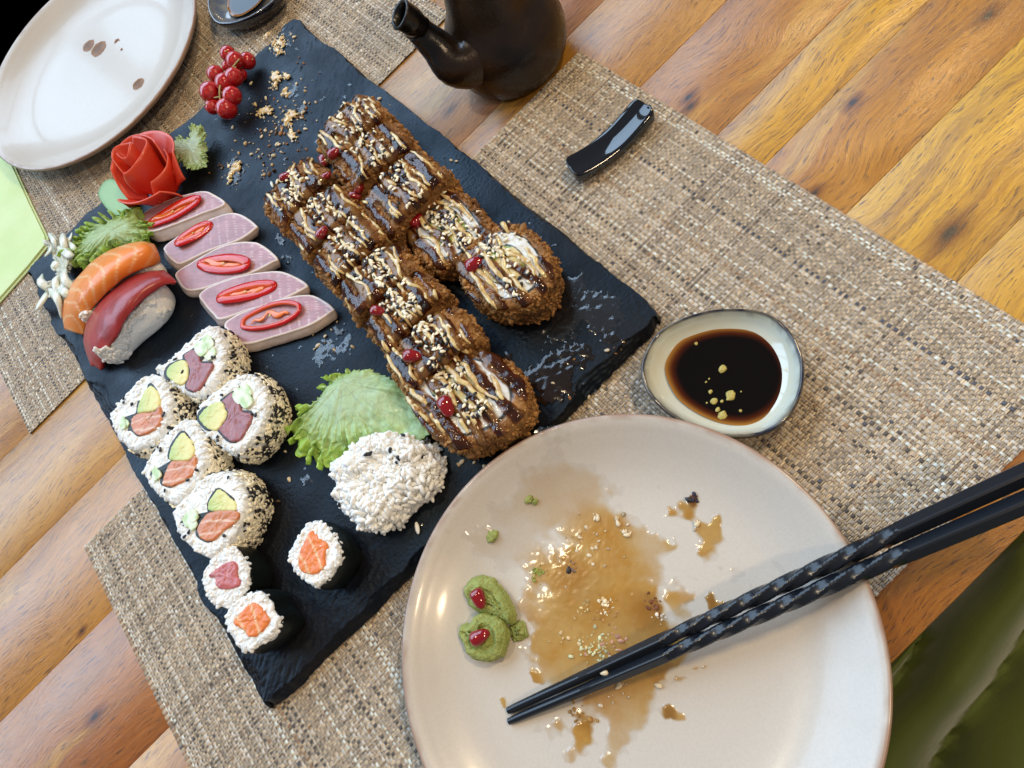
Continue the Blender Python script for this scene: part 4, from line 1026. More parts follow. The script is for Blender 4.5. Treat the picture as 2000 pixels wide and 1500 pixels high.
def lying(name, cpx, yaw, pitch, seed, label, a=.0245, hh=.0160, th=.0222, group='crumb fried rolls under glaze and sesame', zadd=0, mayol=(-.021, -.0145, -.009, -.003, .003, .0085, .014, .0195), amt=.60, nseed=75):
    th -= .0048; top = W(*cpx, TOPZ + 2 * hh + .001); cen = top[:2] + ROWP * (seed % 3 - 1) * .0016
    t = thing(name, label, 'tempura roll', (cen[0], cen[1], TOPZ), group)
    th_ = np.linspace(0, 2 * math.pi, 120, endpoint=False)
    O = np.c_[a * np.sign(np.cos(th_)) * np.abs(np.cos(th_)) ** .72, hh * np.sign(np.sin(th_)) * np.abs(np.sin(th_)) ** .62]
    O = closed(O[::3], 150)
    V, F, tg = puck(O, th, ntop=22, sh=.0025, nwall=26, foot=.0025)
    V[:, 2] -= th / 2
    # axes: local x -> across the row, y -> up, z -> along the row towards the viewer
    d = ROWD; ang = D2(yaw); d = np.array([d[0] * math.cos(ang) - d[1] * math.sin(ang), d[0] * math.sin(ang) + d[1] * math.cos(ang)])
    zax = np.array([d[0] * math.cos(D2(pitch)), d[1] * math.cos(D2(pitch)), math.sin(D2(pitch))]); xax = np.cross((0, 0, 1), zax); xax /= np.linalg.norm(xax); yax = np.cross(zax, xax)
    V0 = V[:, :1] * xax + V[:, 1:2] * yax + V[:, 2:] * zax + np.array([cen[0], cen[1], TOPZ + hh + .0003 + zadd])
    V0[:, 2] = np.maximum(V0[:, 2], TOPZ + .0004)
    V0 = V0 + np.stack([np.zeros(len(V0))] * 2 + [.0012 * fbm(V0, 60, seed, 2)], 1)
    N, _ = normals(V0, F)
    if ((V0 - V0.mean(0)) * N).sum() < 0: F = F[:, ::-1]; N = -N
    Vc = V0 + N * (.0019 * fbm(V0, 230, seed, 3) + .0009 * fbm(V0, 900, seed, 2))[:, None]
    mk('crust', Vc, F, M_crust, t, col=crustcol(Vc, seed))
    crumbs_on(t, Vc, F, 520, lambda C, n: (n[:, 2] > -.2) * 1., seed)
    T = topping(t, V0, F, seed, TOPZ + hh * .75, mayol, nseed, TOPZ + hh * 1.0, cen, amt=amt, nlen=th / 2, lat=a * .84)
    TOPS[seed] = T; return t
GRP = 'crumb fried rolls under glaze and sesame'
def facecolors(V, O, tg, seed):
    s = np.clip(tg, 0, 1) + .03 * fbm(V, 160, seed, 3); c = O.mean(0); n = len(V)
    rice = np.array((.72, .72, .68)) * (1 + .12 * fbm(V, 500, 3, 2))[:, None]
    f = np.clip(.5 + 1.6 * fbm(V, 140, seed + 1, 3), 0, 1)[:, None]; fill = np.array((.78, .62, .28)) * f + np.array((.50, .42, .16)) * (1 - f)
    g = (fbm(V, 180, seed + 4, 2) > .35)[:, None]; fill = np.where(g, (.30, .38, .07), fill)
    col = np.where((s < .52)[:, None], fill, rice); col = np.where(((s > .50) & (s < .535))[:, None], (.02, .03, .02), col)
    col = np.where(((s > .84) & (s < .895))[:, None], (.012, .015, .014), col)
    col = np.where((s >= .895)[:, None], crustcol(V, seed), col); return col
def faceup(name, face, h, seed, label, extra=None, mayol=(), amt=.35, nseed=80, zoff=0):
    z = TOPZ + h; O = closed(wpts(face, z), 170); c = O.mean(0)
    t = thing(name, label, 'tempura roll', (c[0], c[1], TOPZ), GRP)
    V, F, tg = puck(O, h, ntop=34, sh=.0022, bulge=.0012, nwall=20, foot=.0015); V[:, 2] += TOPZ
    V[:, 2] += .0022 * np.clip(1 - tg ** 2, 0, 1) + .0009 * fbm(V, 90, seed, 2) * (tg < 1.2)
    N, _ = normals(V, F)
    k = np.clip((tg - .86) / .06, 0, 1)
    Vc = V + N * (k * (.0014 * fbm(V, 230, seed, 3) + .0008 * fbm(V, 900, seed, 2)) + (1 - k) * .0004 * fbm(V, 400, seed, 2))[:, None]
    top = tg < .93
    nr = int(round((tg[:] < .93).sum() / 170)); ntot = len(F) // 170
    mk('filling', Vc[:(nr + 1) * 170], F[:nr * 170], M_core, t, col=facecolors(Vc, O, tg, seed)[:(nr + 1) * 170])
    idx = F[nr * 170:] - nr * 170
    mk('crust', Vc[nr * 170:], idx, M_crust, t, col=crustcol(Vc, seed)[nr * 170:])
    crumbs_on(t, Vc, F[nr * 170:], 900, lambda C, n: (n[:, 2] > -.3) * 1., seed)
    T = topping(t, V, F, seed, z - .004, mayol, nseed, z - .004, c, extra, amt, .021)
    TOPS[seed] = T; return t
NM = 'crumb_fried_roll'
lying(NM, (570, 368), 7, 5, 61, 'crumb fried roll at the far left end of the near row, behind the pomegranate seed', th=.034)
lying(NM, (622, 422), -8, -2, 62, 'crumb fried roll second from the far end of the near row', th=.0335)
lying(NM, (677, 478), 5, 6, 63, 'crumb fried roll third from the far end, one red seed on it', amt=.55, th=.033)
lying(NM, (727, 540), -6, 2, 64, 'crumb fried roll in the middle of the near row without a red seed', th=.0315)
lying(NM, (778, 604), 6, 6, 65, 'crumb fried roll beside the pointed end of the lowest tuna slice', th=.031)
lying(NM, (838, 671), -5, 3, 66, 'crumb fried roll just behind the thickly glazed piece nearest the plate', a=.0265, th=.032)
lying(NM, (675, 243), 3, 0, 71, 'crumb fried roll at the far end of the far row, closest to the currants', a=.0250, th=.034)
lying(NM, (725, 294), -7, 5, 72, 'crumb fried roll second in the far row with two red seeds at its left end', a=.0265, th=.036)
lying(NM, (783, 365), 5, 5, 73, 'crumb fried roll third in the far row with a red seed at its left end', a=.0275, th=.040)
def away(px, py, r0, r1):
    q = W(px, py, TOPZ + .025)
    return lambda V: np.clip((np.hypot(V[:, 0] - q[0], V[:, 1] - q[1]) - r0) / r1, -1, 1)
faceup(NM, C2([(1000, 880), (1020, 800), (1080, 720), (1200, 630), (1300, 650), (1400, 760), (1450, 850), (1390, 940), (1290, 1030), (1160, 1060), (1050, 1005)]), .0205, 74,
       'round face up crumb fried roll, second from the near end of the far row', away(932, 402, .011, .010), (-.013, -.0065, 0, .006, .012), amt=.30, nseed=110)
faceup(NM, C2([(1275, 1090), (1300, 990), (1390, 890), (1520, 825), (1650, 850), (1755, 950), (1785, 1070), (1750, 1190), (1640, 1265), (1480, 1280), (1340, 1210)]), .0270, 75,
       'round face up crumb fried roll at the near end of the far row, rice showing', lambda V, f=away(1024, 478, .013, .010), g=away(922, 470, .007, .010): np.minimum(f(V), g(V)), (-.017, -.011, -.005, .001, .008, .014), amt=.22, nseed=110)
faceup(NM, [(772, 722), (800, 694), (870, 676), (930, 684), (985, 705), (1016, 745), (1022, 800), (975, 848), (900, 872), (850, 848), (806, 795)], .0255, 67,
       'large thickly glazed crumb fried roll at the slate edge, nearest the front plate', None, (-.022, -.0165, -.010, -.003, .005, .012, .018), amt=.42, nseed=95)

# ------------------------------------------------------------------ pomegranate seeds
def pome(px, py, ang, label, L=.0042, group='pomegranate seeds on the fried rolls', z=None, up=.0012):
    best = None
    if z is None:
        o = Vector(CAMP); d = Vector(ray((px, py)))
        for T in TOPS.values():
            h = T.ray_cast(o, d)
            if h[0] is not None and (best is None or h[3] < best[3]): best = h
        p = np.array(best[0]) + (0, 0, up) if best else W(px, py, TOPZ + .002)
    else: p = W(px, py, z)
    V, F = ellipsoid(10, 12)
    V = V * (1 + .06 * np.sign(V)) ; r = np.abs(V) ** 4; V = V / (r.sum(1) ** .25)[:, None] * .5 + V * .5
    V[:, 1:] *= (1 - .28 * V[:, :1])
    V = V * (L, L * .66, L * .60); V = V * (1 + .05 * fbm(V, 300, int(px), 2))[:, None]
    a = np.array(W(px + 30 * math.cos(ang), py + 30 * math.sin(ang), p[2]) - W(px, py, p[2])); a /= np.linalg.norm(a); b = np.cross((0, 0, 1), a)
    col = np.array((.25, .003, .007)) * (1 - .5 * np.clip(fbm(V, 380, 7, 2), 0, 1))[:, None] + np.array((.35, .10, .08)) * np.clip(fbm(V, 300, 4, 2) - .15, 0, 1)[:, None]
    Vw = V[:, :1] * a + V[:, 1:2] * b + V[:, 2:] * np.array([0, 0, 1.]) + p
    o = mk('pomegranate_seed', Vw, F, M_pom, None, origin=p, col=col); return tag(o, label, 'pomegranate seed', group)
q = lambda x, y: (450 + x / 2.857, 150 + y / 2.857)
pome(*q(585, 432), -.6, 'upper of the two touching red seeds at the far row', .0050)
pome(*q(522, 468), 1.2, 'lower of the two touching red seeds at the far row', .0052)
pome(*q(312, 565), -.5, 'red seed on the left end of the roll farthest in the near row', .0042)
pome(*q(542, 560), -.6, 'half hidden red seed in the gap between the two rows', .0036)
pome(*q(725, 630), -.9, 'smaller red seed of the pair left of the third far roll', .0040)
pome(*q(700, 670), .3, 'larger red seed of the pair left of the third far roll', .0046)
pome(*q(517, 875), -.9, 'red seed among sesame on the third roll of the near row', .0046)
pome(*q(1045, 805), -1.2, 'red seed on the left side of the round roll second from the near end', .0056)
pome(*q(1370, 1052), -.5, 'large red seed on the round roll at the near end of the far row', .0062)
q = lambda x, y: (600 + x / 3.333, 500 + y / 3.333)
pome(*q(465, 365), .2, 'red seed on the near row level with the lowest tuna slice', .0046)
pome(*q(690, 658), 0, 'red seed at the upper left edge of the thickly glazed roll', .0054)
pome(*q(912, 985), 1.2, 'red seed lying in mayonnaise on the thickly glazed roll', .0062)

# ------------------------------------------------------------------ rice heap
def riceheap():
    out = C4([(1405, 920), (1430, 830), (1500, 760), (1600, 690), (1750, 625), (1860, 640), (1950, 690), (2000, 760), (2005, 880), (1950, 980), (1850, 1030), (1740, 1180), (1600, 1175), (1500, 1115), (1420, 1030)])
    O = closed(wpts(out, TOPZ + .012), 110); c = O.mean(0)
    t = thing('rice_heap', 'broken heap of white rice with black sesame seeds leaning on the lettuce', 'rice', (c[0], c[1], TOPZ))
    O = c + (O - c) * .84
    V, F, tg = puck(O, .020, ntop=20, sh=.008, nwall=6, foot=.001); V[:, 2] += TOPZ
    side = (V[:, :2] - c) @ (np.array(W(1560 / 2.857 + 150, 700 / 2.857 + 620, .02)[:2]) - c); side /= np.abs(side).max()
    V[:, 2] = TOPZ + (V[:, 2] - TOPZ) * (1.0 + .28 * side)
    N, _ = normals(V, F); V = V + N * (.0060 * fbm(V, 75, 4, 3))[:, None]
    mk('rice_core', V, F, M_ricec, t)
    P, N = scatter(V, F, 2300, lambda C, n: (n[:, 2] > -.2) * 1.)
    sd_ = (P[:, :2] - c) @ (np.array(W(1560 / 2.857 + 150, 700 / 2.857 + 620, .02)[:2]) - c); sd_ /= np.abs(sd_).max()
    loose = rng.random(len(P)) < np.clip(.40 - .8 * sd_, .05, .9)
    P = P + N * np.where(loose, rng.random(len(P)) * .0034 * np.clip(.6 - sd_, .3, 1.3), -.0009)[:, None]
    s = np.array((.0031, .00145, .00125)) * (1 + rng.normal(size=(len(P), 1)) * .12)
    V2, F2 = inst(GR, P, N, s, .5); V2[:, 2] = np.maximum(V2[:, 2], TOPZ + .0003)
    mk('rice_grains', V2, F2, M_rice, t, kind='stuff')
    # loose grains fallen around the foot
    a = rng.random(70) * 2 * math.pi; j = rng.integers(0, 110, 70); pp = c + (O[j] - c) * (1.06 + .14 * rng.random((70, 1)))
    keep = (pp - c) @ np.array([ .3, -1.]) > .004; pp = pp[keep]
    V2, F2 = inst(GR, np.c_[pp, np.full(len(pp), TOPZ + .0015)], np.tile((0, 0, 1.), (len(pp), 1)), np.array((.0030, .00125, .0011)), .3); V2[:, 2] = np.maximum(V2[:, 2], TOPZ + .0003)
    mk('loose_grains', V2, F2, M_rice, t, kind='stuff')
    B = bvh(V, F)
    for k, (x, y) in enumerate([(1820, 680), (1970, 688), (1925, 725), (1758, 745), (1618, 770), (1635, 765), (1800, 795), (1808, 780), (1910, 775), (1880, 865), (1450, 1008), (1488, 1025)]):
        (px, py), = C4([(x, y)]); h = B.ray_cast(Vector(CAMP), Vector(ray((px, py))))
        p, n = (np.array(h[0]), np.array(h[1])) if h[0] is not None else (W(px, py, TOPZ + .010), np.array((0, 0, 1.)))
        p = p + n * .0030
        V2, F2 = inst(SEED, p[None], n[None], np.array([(.0018, .0011, .0007)]), .1)
        lab = {0: 'black sesame seed on the rice nearest the lettuce frill', 1: 'black sesame seed on the right rim of the rice heap', 2: 'black sesame seed inward from the one on the right rim of the rice', 3: 'black sesame seed upper middle of the rice, alone above a pair', 4: 'left seed of the touching black pair near the lettuce side of the rice', 5: 'right seed of the touching black pair near the lettuce side of the rice', 6: 'lower seed of the crossed black pair in the middle of the rice', 7: 'upper seed of the crossed black pair in the middle of the rice', 8: 'black sesame seed right of the crossed pair on the rice', 10: 'left of two black sesame seeds low on the left of the rice', 11: 'right of two black sesame seeds low on the left of the rice', 9: 'single black sesame seed lowest on the middle of the rice'}.get(k, 'black sesame seed on top of the white rice heap')
        tag(mk('sesame_seed', V2, F2, M_seed, None, origin=p, col=np.tile((.016, .014, .016), (len(V2), 1))), lab, 'sesame seed', 'black sesame seeds on the rice heap')
    (px, py), = C4([(1900, 1175)]); p = W(px, py, TOPZ + .0014)
    V2, F2 = inst(GR, p[None], np.array([(0, 0, 1.)]), np.array([(.0036, .0014, .0012)]), 0, T=np.array([W(px + 4, py + 20, TOPZ) - W(px, py, TOPZ)]))
    tag(mk('rice_grain', V2, F2, M_rice, None, origin=p), 'single grain of rice lying alone on the slate below the heap', 'rice grain')
riceheap()

# ------------------------------------------------------------------ salad leaves
def leaf(name, label, cen, out, hc, he, seed, inner=(.60, .66, .38), outer=(.26, .46, .06), ruff=.0035, freq=(190, 420), pw=.55, dome=1.0, cat='lettuce leaf', smooth_to=None):
    """crumpled leaf: rays run from a fold point to a frilly outline"""
    n, m = 90, 420
    Oc = closed(wpts(out, TOPZ + he), m); c = W(*cen, TOPZ + hc)[:2]
    s = np.linspace(.001, 1, n)[:, None]; P = c + (Oc - c)[None] * s[..., None]; th = np.linspace(0, 2 * math.pi, m, endpoint=False)
    P = P.reshape(-1, 2); S = np.repeat(s[:, 0], m); TT = np.tile(th, n)
    cs = np.c_[np.cos(TT) * 1, np.sin(TT) * 1]
    r1 = vn(np.c_[cs * 4.5, S * 1.2], 1, seed); Pz = np.c_[P, 0 * S]; r2 = fbm(Pz, 75, seed + 1, 3); r3 = fbm(Pz, 420, seed + 2, 2)
    k = S ** 2.2; fw = np.ones(len(P))
    if smooth_to:
        sv = W(*smooth_to, TOPZ + he)[:2] - c; sv /= np.linalg.norm(sv); dn = (P - c) / (np.linalg.norm(P - c, axis=1, keepdims=True) + 1e-9); fw = np.clip(.75 - (dn @ sv), .12, 1)
    sz = min(1, np.linalg.norm(Oc - c, axis=1).mean() / .030) ** 1.6; kk = S ** 4 * fw * sz; curl = np.clip((S - .55) / .25, 0, 1) * fw
    ph = TT * 13 + 5.5 * vn(np.c_[cs * 4, S], 1, seed + 3) + 2.2 * vn(Pz, 130, seed + 4); ph2 = TT * 37 + 7 * vn(np.c_[cs * 7, S * 3], 1, seed + 7)
    z = TOPZ + he + (hc - he) * (1 - S ** (1 / pw)) * dome + .0020 * r1 * S + .0030 * r2 * S + ruff * kk * (.75 * np.sin(ph) + .45 * np.sin(ph2) + .5 * r3) + .0016 * curl * fbm(Pz, 330, seed + 50, 3)
    nd = (P - c); nd /= np.linalg.norm(nd, axis=1, keepdims=True) + 1e-9; td = np.c_[-nd[:, 1], nd[:, 0]]
    P = P + td * (kk * (.0026 * np.cos(ph) + .0011 * np.cos(ph2)))[:, None] + nd * (kk * (.0022 * np.sin(ph + .8) + .0012 * np.sin(ph2 + 1)) + .0016 * S ** 12 * vn(np.c_[cs * 60, S], 1, seed + 8))[:, None] + .0011 * curl[:, None] * np.c_[vn(Pz, 480, seed + 51), vn(Pz, 480, seed + 52)]
    r2 = np.sin(ph2) * .5 + r3
    V = np.c_[P, np.maximum(z, TOPZ + .0006)]; F = gridF(n, m, True)
    _, fn = normals(V, F[:400])
    if fn[:, 2].mean() < 0: F = F[:, ::-1]
    g = np.clip((S ** 2.2 * 1.25 - .15 + .25 * r1) * (.3 + .7 * fw) + .3 * curl * r3, 0, 1)[:, None]; col = np.array(inner) * (1 - g) + np.array(outer) * g
    col = col * (1 + .16 * r2 * k)[:, None]
    rib = np.clip(1 - np.abs(vn(np.c_[cs * 3.2, S * .3], 1, seed + 30)) / .05, 0, 1)[:, None] * (1 - S[:, None]) * .5
    col = col * (1 - rib) + np.array((.62, .66, .44)) * rib
    o = mk(name, V, F, M_let, None, origin=(c[0], c[1], TOPZ), col=col); solid(o, .0004); tag(o, label, cat); return o
leaf('lettuce_leaf', 'large pale green lettuce leaf with frilly edge between the rice and the sesame rolls', C4([(1475, 362)])[0],
     C4([(1180, 640), (1215, 560), (1290, 500), (1350, 420), (1440, 330), (1600, 290), (1740, 335), (1850, 420), (1940, 520), (1985, 620), (1900, 700), (1750, 720), (1600, 740), (1500, 800), (1400, 835), (1300, 790), (1220, 720)]), .0145, .0080, 81,
     inner=(.60, .76, .44), outer=(.46, .70, .12), pw=.9, ruff=.0040, smooth_to=C4([(1850, 250)])[0])
leaf('lettuce_leaf', 'small tuft of frilly lettuce sticking out right of the tomato rose', C1([(1060, 830)])[0],
     C1([(890, 800), (960, 770), (1040, 750), (1090, 705), (1140, 720), (1145, 800), (1130, 910), (1090, 950), (1000, 900), (930, 870)]), .012, .010, 82, inner=(.56, .64, .40), outer=(.52, .66, .26), ruff=.003)
leaf('lettuce_leaf', 'curly lettuce leaf tucked behind the salmon nigiri', C1([(620, 1290)])[0],
     C1([(385, 1400), (460, 1300), (560, 1240), (700, 1190), (800, 1200), (850, 1270), (845, 1320), (780, 1370), (640, 1400), (560, 1440), (470, 1480), (400, 1470)]), .016, .008, 83, inner=(.56, .70, .34), outer=(.40, .60, .09), ruff=.0055)
def greenslice():
    O = closed(wpts(C1([(545, 1080), (580, 1010), (640, 1000), (720, 1060), (740, 1150), (700, 1195), (640, 1200), (580, 1150)]), TOPZ + .006), 70)
    V, F, tg = puck(O, .005, ntop=8, sh=.001, nwall=4); V[:, 2] += TOPZ + .001; k = np.clip((tg - .8) / .3, 0, 1)[:, None]
    tag(mk('cucumber_slice', V, F, M_cuc, None, origin=(O[:, 0].mean(), O[:, 1].mean(), TOPZ), col=np.array((.26, .44, .16)) * (1 - k) + np.array((.12, .28, .07)) * k), 'smooth green vegetable slice peeking out under the tomato rose', 'vegetable slice')
greenslice()
def ginger():
    t = thing('shaved_ginger', 'tangle of pale shaved ginger strands at the left edge by the lettuce', 'ginger', tuple(W(125, 510, TOPZ)))
    r = np.random.default_rng(5)
    for i in range(12):
        a = np.array((118, 525.)) + r.normal(size=2) * (18, 40); ang = r.normal() * .5 + 1.35; L = 30 + r.random() * 45
        z = TOPZ + .003 + r.random() * .013; b = a + L * np.array([math.cos(ang), math.sin(ang)]); mid = (a + b) / 2 + r.normal(size=2) * 10
        pts = openc([W(*a, z - .002), W(*mid, z + .003), W(*b, max(z - .005, TOPZ + .001))], 14)
        tubeobj('strand', pts, np.interp(np.linspace(0, 1, 14), [0, .3, .7, 1], [.0010, .0036, .0034, .0009]), M_ging, t, 6, .4)
    for i, (x0, y0, x1, y1) in enumerate(((95, 455, 110, 490), (100, 480, 88, 500), (140, 455, 125, 480), (132, 470, 150, 500), (108, 545, 100, 575))):
        pts = openc([W(x0, y0, TOPZ + .012), W((x0 + x1) / 2 + 3, (y0 + y1) / 2, TOPZ + .013), W(x1, y1, TOPZ + .008)], 12)
        tubeobj('strand', pts, np.interp(np.linspace(0, 1, 12), [0, .6, 1], [.0008, .0026, .0012]), M_ging, t, 6, .35)
ginger()
leaf('shaved_ginger', 'crumpled sheet of pale pickled ginger between the napkin and the salmon nigiri', (128, 530), [(96, 470), (118, 466), (140, 470), (150, 490), (140, 520), (128, 560), (128, 600), (112, 590), (104, 560), (112, 530), (104, 500)], .014, .008, 86, inner=(.80, .79, .62), outer=(.84, .84, .76), ruff=.0045, cat='ginger')

# ------------------------------------------------------------------ tomato rose
def rose():
    b = W(318, 372, TOPZ + .004); top = W(244, 300, TOPZ + .034); cx, cy = b[0], b[1]
    t = thing('tomato_rose', 'red rose curled from tomato peel beside the seared tuna', 'tomato rose', (cx, cy, TOPZ))
    lean = (top - b); 
    def strip(th0, th1, r0, r1, zl0, zh0, zl1, zh1, flare, seed, n=150, m=16, cxy=(0, 0)):
        r0 *= 1.33; r1 *= 1.33
        s = np.linspace(0, 1, n)[:, None]; q = np.linspace(0, 1, m)[None, :]; th = th0 + (th1 - th0) * s
        taper = np.clip(np.minimum(s, 1 - s) * 7, 0, 1) ** .6
        zl = (zl0 + (zl1 - zl0) * s); zh = zl + (zh0 + (zh1 - zh0) * s - zl) * (.35 + .65 * taper) + .0012 * np.sin(th * 2.3 + seed)
        z = zl + (zh - zl) * q; r = (r0 + (r1 - r0) * s) * (.62 + .50 * q + flare * q ** 3 - .12 * q ** 6) + .0008 * vn(np.c_[np.repeat(th, m), np.tile(q[0], n)], 1.5, seed).reshape(n, m)
        f = z / lean[2]
        X = cx + cxy[0] + r * np.cos(th) + f * lean[0] * 1.0; Y = cy + cxy[1] + r * np.sin(th) + f * lean[1] * 1.0
        V = np.stack([X, Y, TOPZ + .0015 + z + 0 * X], -1).reshape(-1, 3)
        k = np.tile(q[0], n)[:, None] ** 4
        col = np.array((.60, .030, .012)) * (1 + .12 * fbm(V, 70, seed, 2))[:, None] * (1 - k * .6) + np.array((.75, .12, .05)) * k * .6
        o = mk('petal', V, gridF(n, m), M_tom, t, col=col); solid(o, .0011, 0); return o
    # angles are measured on the table; -90 deg faces the near right of the photo
    strip(2.0, 2.0 + 8.2, .0022, .0088, .012, .0345, .010, .0330, .04, 1)
    strip(3.4, 3.4 + 4.4, .0105, .0130, .006, .0325, .004, .0290, .10, 2)
    strip(5.6, 5.6 + 3.6, .0140, .0165, .003, .0280, .002, .0250, .12, 3)
    strip(-.9, 1.5, .0170, .0185, .001, .0215, .001, .0200, .38, 4)
    strip(3.0, 5.0, .0165, .0185, .001, .0190, .001, .0180, .30, 5)
    strip(-1.9, .3, .0150, .0165, .001, .0200, .001, .0190, .05, 6)
rose()

# ------------------------------------------------------------------ red currants
def currants():
    B = [(1272, 300, 35, 15), (1312, 338, 40, 18), (1380, 340, 38, 9), (1270, 370, 25, 10), (1203, 413, 38, 12), (1305, 430, 42, 17), (1342, 415, 30, 8), (1252, 460, 42, 18), (1175, 515, 48, 14), (1295, 535, 44, 15), (1187, 595, 35, 9), (1265, 607, 48, 12), (1325, 400, 28, 6), (1230, 520, 30, 7)]
    t = thing('currant_bunch', 'small bunch of shiny red currants near the upper left edge of the slate', 'red currants', tuple(W(445, 160, TOPZ)))
    for k, (x, y, r, h) in enumerate(B):
        px, py = x / 2.857, y / 2.857; z = TOPZ + h * .001; p = W(px, py, z); R_ = r / 2.857 * pix(px, py, z) * .93; p[2] = max(p[2], TOPZ + R_)
        V, F = ellipsoid(12, 16); V = V * R_ * (1 + .012 * vn(V * R_, 200, k))[:, None]
        # pale meridian streaks under the skin
        col = np.array((.42, .006, .010)) + np.array((.25, .05, .03)) * (np.abs(np.sin(np.arctan2(V[:, 1], V[:, 0]) * 4)) > .93)[:, None] * 1.
        b = mk('berry', V + p, F, M_berry, t, col=col)
        d = np.array(rng.normal(size=3)); d[2] = abs(d[2]) * .3; d /= np.linalg.norm(d)
        V2, F2 = ellipsoid(4, 6); mk('dried_tip', V2 * (.0009, .0006, .0006) + p + d * R_ * 1.0, F2, M_stem, t)
    st = [(1335, 330, 21), (1290, 385, 20), (1245, 440, 21), (1225, 500, 21), (1228, 560, 17), (1222, 625, 12)]
    tubeobj('stalk', openc([W(x / 2.857, y / 2.857, TOPZ + z * .001) for x, y, z in st], 26), .0006, M_stem, t, 6)
    for a, b_ in (((1245, 440, 20), (1205, 455, 15)), ((1225, 510, 20), (1265, 530, 18)), ((1290, 385, 19), (1310, 420, 18)), ((1226, 540, 18), (1195, 545, 15))):
        tubeobj('stalk', openc([W(x / 2.857, y / 2.857, TOPZ + z * .001) for x, y, z in (a, b_)], 8), .00045, M_stem, t, 6)
currants()

# ------------------------------------------------------------------ wasabi on the plate
def wasabi():
    z0 = lambda x, y: fplate_z(x, y)
    def blob(out, h, seed, label, swirl):
        z = fpz(*W(*C9([out[0]])[0], .015)[:2]) + h * .6
        O = closed(wpts(C9(out), z), 90); c = O.mean(0); zb = fpz(c[0], c[1])
        V, F, tg = puck(O, h, ntop=26, sh=.004, bulge=.0006, nwall=6)
        a = np.arctan2(V[:, 1] - c[1], V[:, 0] - c[0]); V[:, 2] += zb + .0002
        up = (tg < 1.5)
        V[:, 2] += up * (.0010 * np.sin(tg * 11 + a * swirl + seed + 2 * fbm(V, 90, seed, 2)) * np.clip(tg * 1.5, 0, 1) + .0018 * fbm(V, 150, seed, 4))
        N, _ = normals(V, F); V = V + N * (.0011 * fbm(V, 330, seed, 4) + .0004 * vn(V, 1400, seed))[:, None]
        V[:, 2] = np.maximum(V[:, 2], zb - .0002 + 0 * V[:, 2])
        o = mk('wasabi', V, F, M_was, None, origin=(c[0], c[1], zb)); tag(o, label, 'wasabi', 'green wasabi on the front plate'); return zb + h
    za = blob([(345, 1000), (390, 945), (450, 925), (510, 950), (560, 1010), (600, 1070), (625, 1140), (615, 1190), (570, 1180), (490, 1140), (410, 1120), (360, 1060)], .0075, 91, 'upper swirl of green wasabi topped with a red seed on the front plate', 1.2)
    zb = blob([(315, 1240), (340, 1205), (385, 1200), (410, 1150), (470, 1135), (540, 1160), (585, 1220), (590, 1300), (560, 1370), (500, 1408), (430, 1400), (370, 1370), (350, 1320)], .0088, 92, 'lower swirl of green wasabi topped with a red seed on the front plate', 1.0)
    blob([(620, 1215), (640, 1190), (685, 1185), (700, 1225), (702, 1265), (660, 1290), (630, 1275)], .0035, 93, 'small green wasabi crumb just right of the two wasabi swirls', 3)
    for k, (x, y, r, lab) in enumerate([(735, 507, 26, 'green wasabi crumb at the top edge of the sauce smear'), (768, 517, 18, 'tiny green wasabi crumb beside another at the top of the smear'), (535, 710, 34, 'green wasabi crumb between the smear and the slate')]):
        (px, py), = C9([(x, y)]); p = W(px, py, .0085); p[2] = fpz(p[0], p[1]) + .0006; R_ = r / 2.857 * pix(px, py, .01)
        V, F = ellipsoid(8, 12); V = V * (1 + .5 * fbm(V * R_, 700, k, 2)[:, None]) * (R_, R_ * .8, .0012) + p
        tag(mk('wasabi_crumb', V, F, M_was, None, origin=p), lab, 'wasabi crumb', 'green wasabi on the front plate')
    q = lambda x, y: (780 + x / 2.857, 800 + y / 2.857)
    pome(*q(442, 1055), 1.2, 'dark red seed on the upper wasabi swirl', .0052, 'pomegranate seeds on the wasabi', z=za + .0022)
    pome(*q(450, 1268), -.5, 'bright red seed on the lower wasabi swirl', .0054, 'pomegranate seeds on the wasabi', z=zb + .0020)
wasabi()

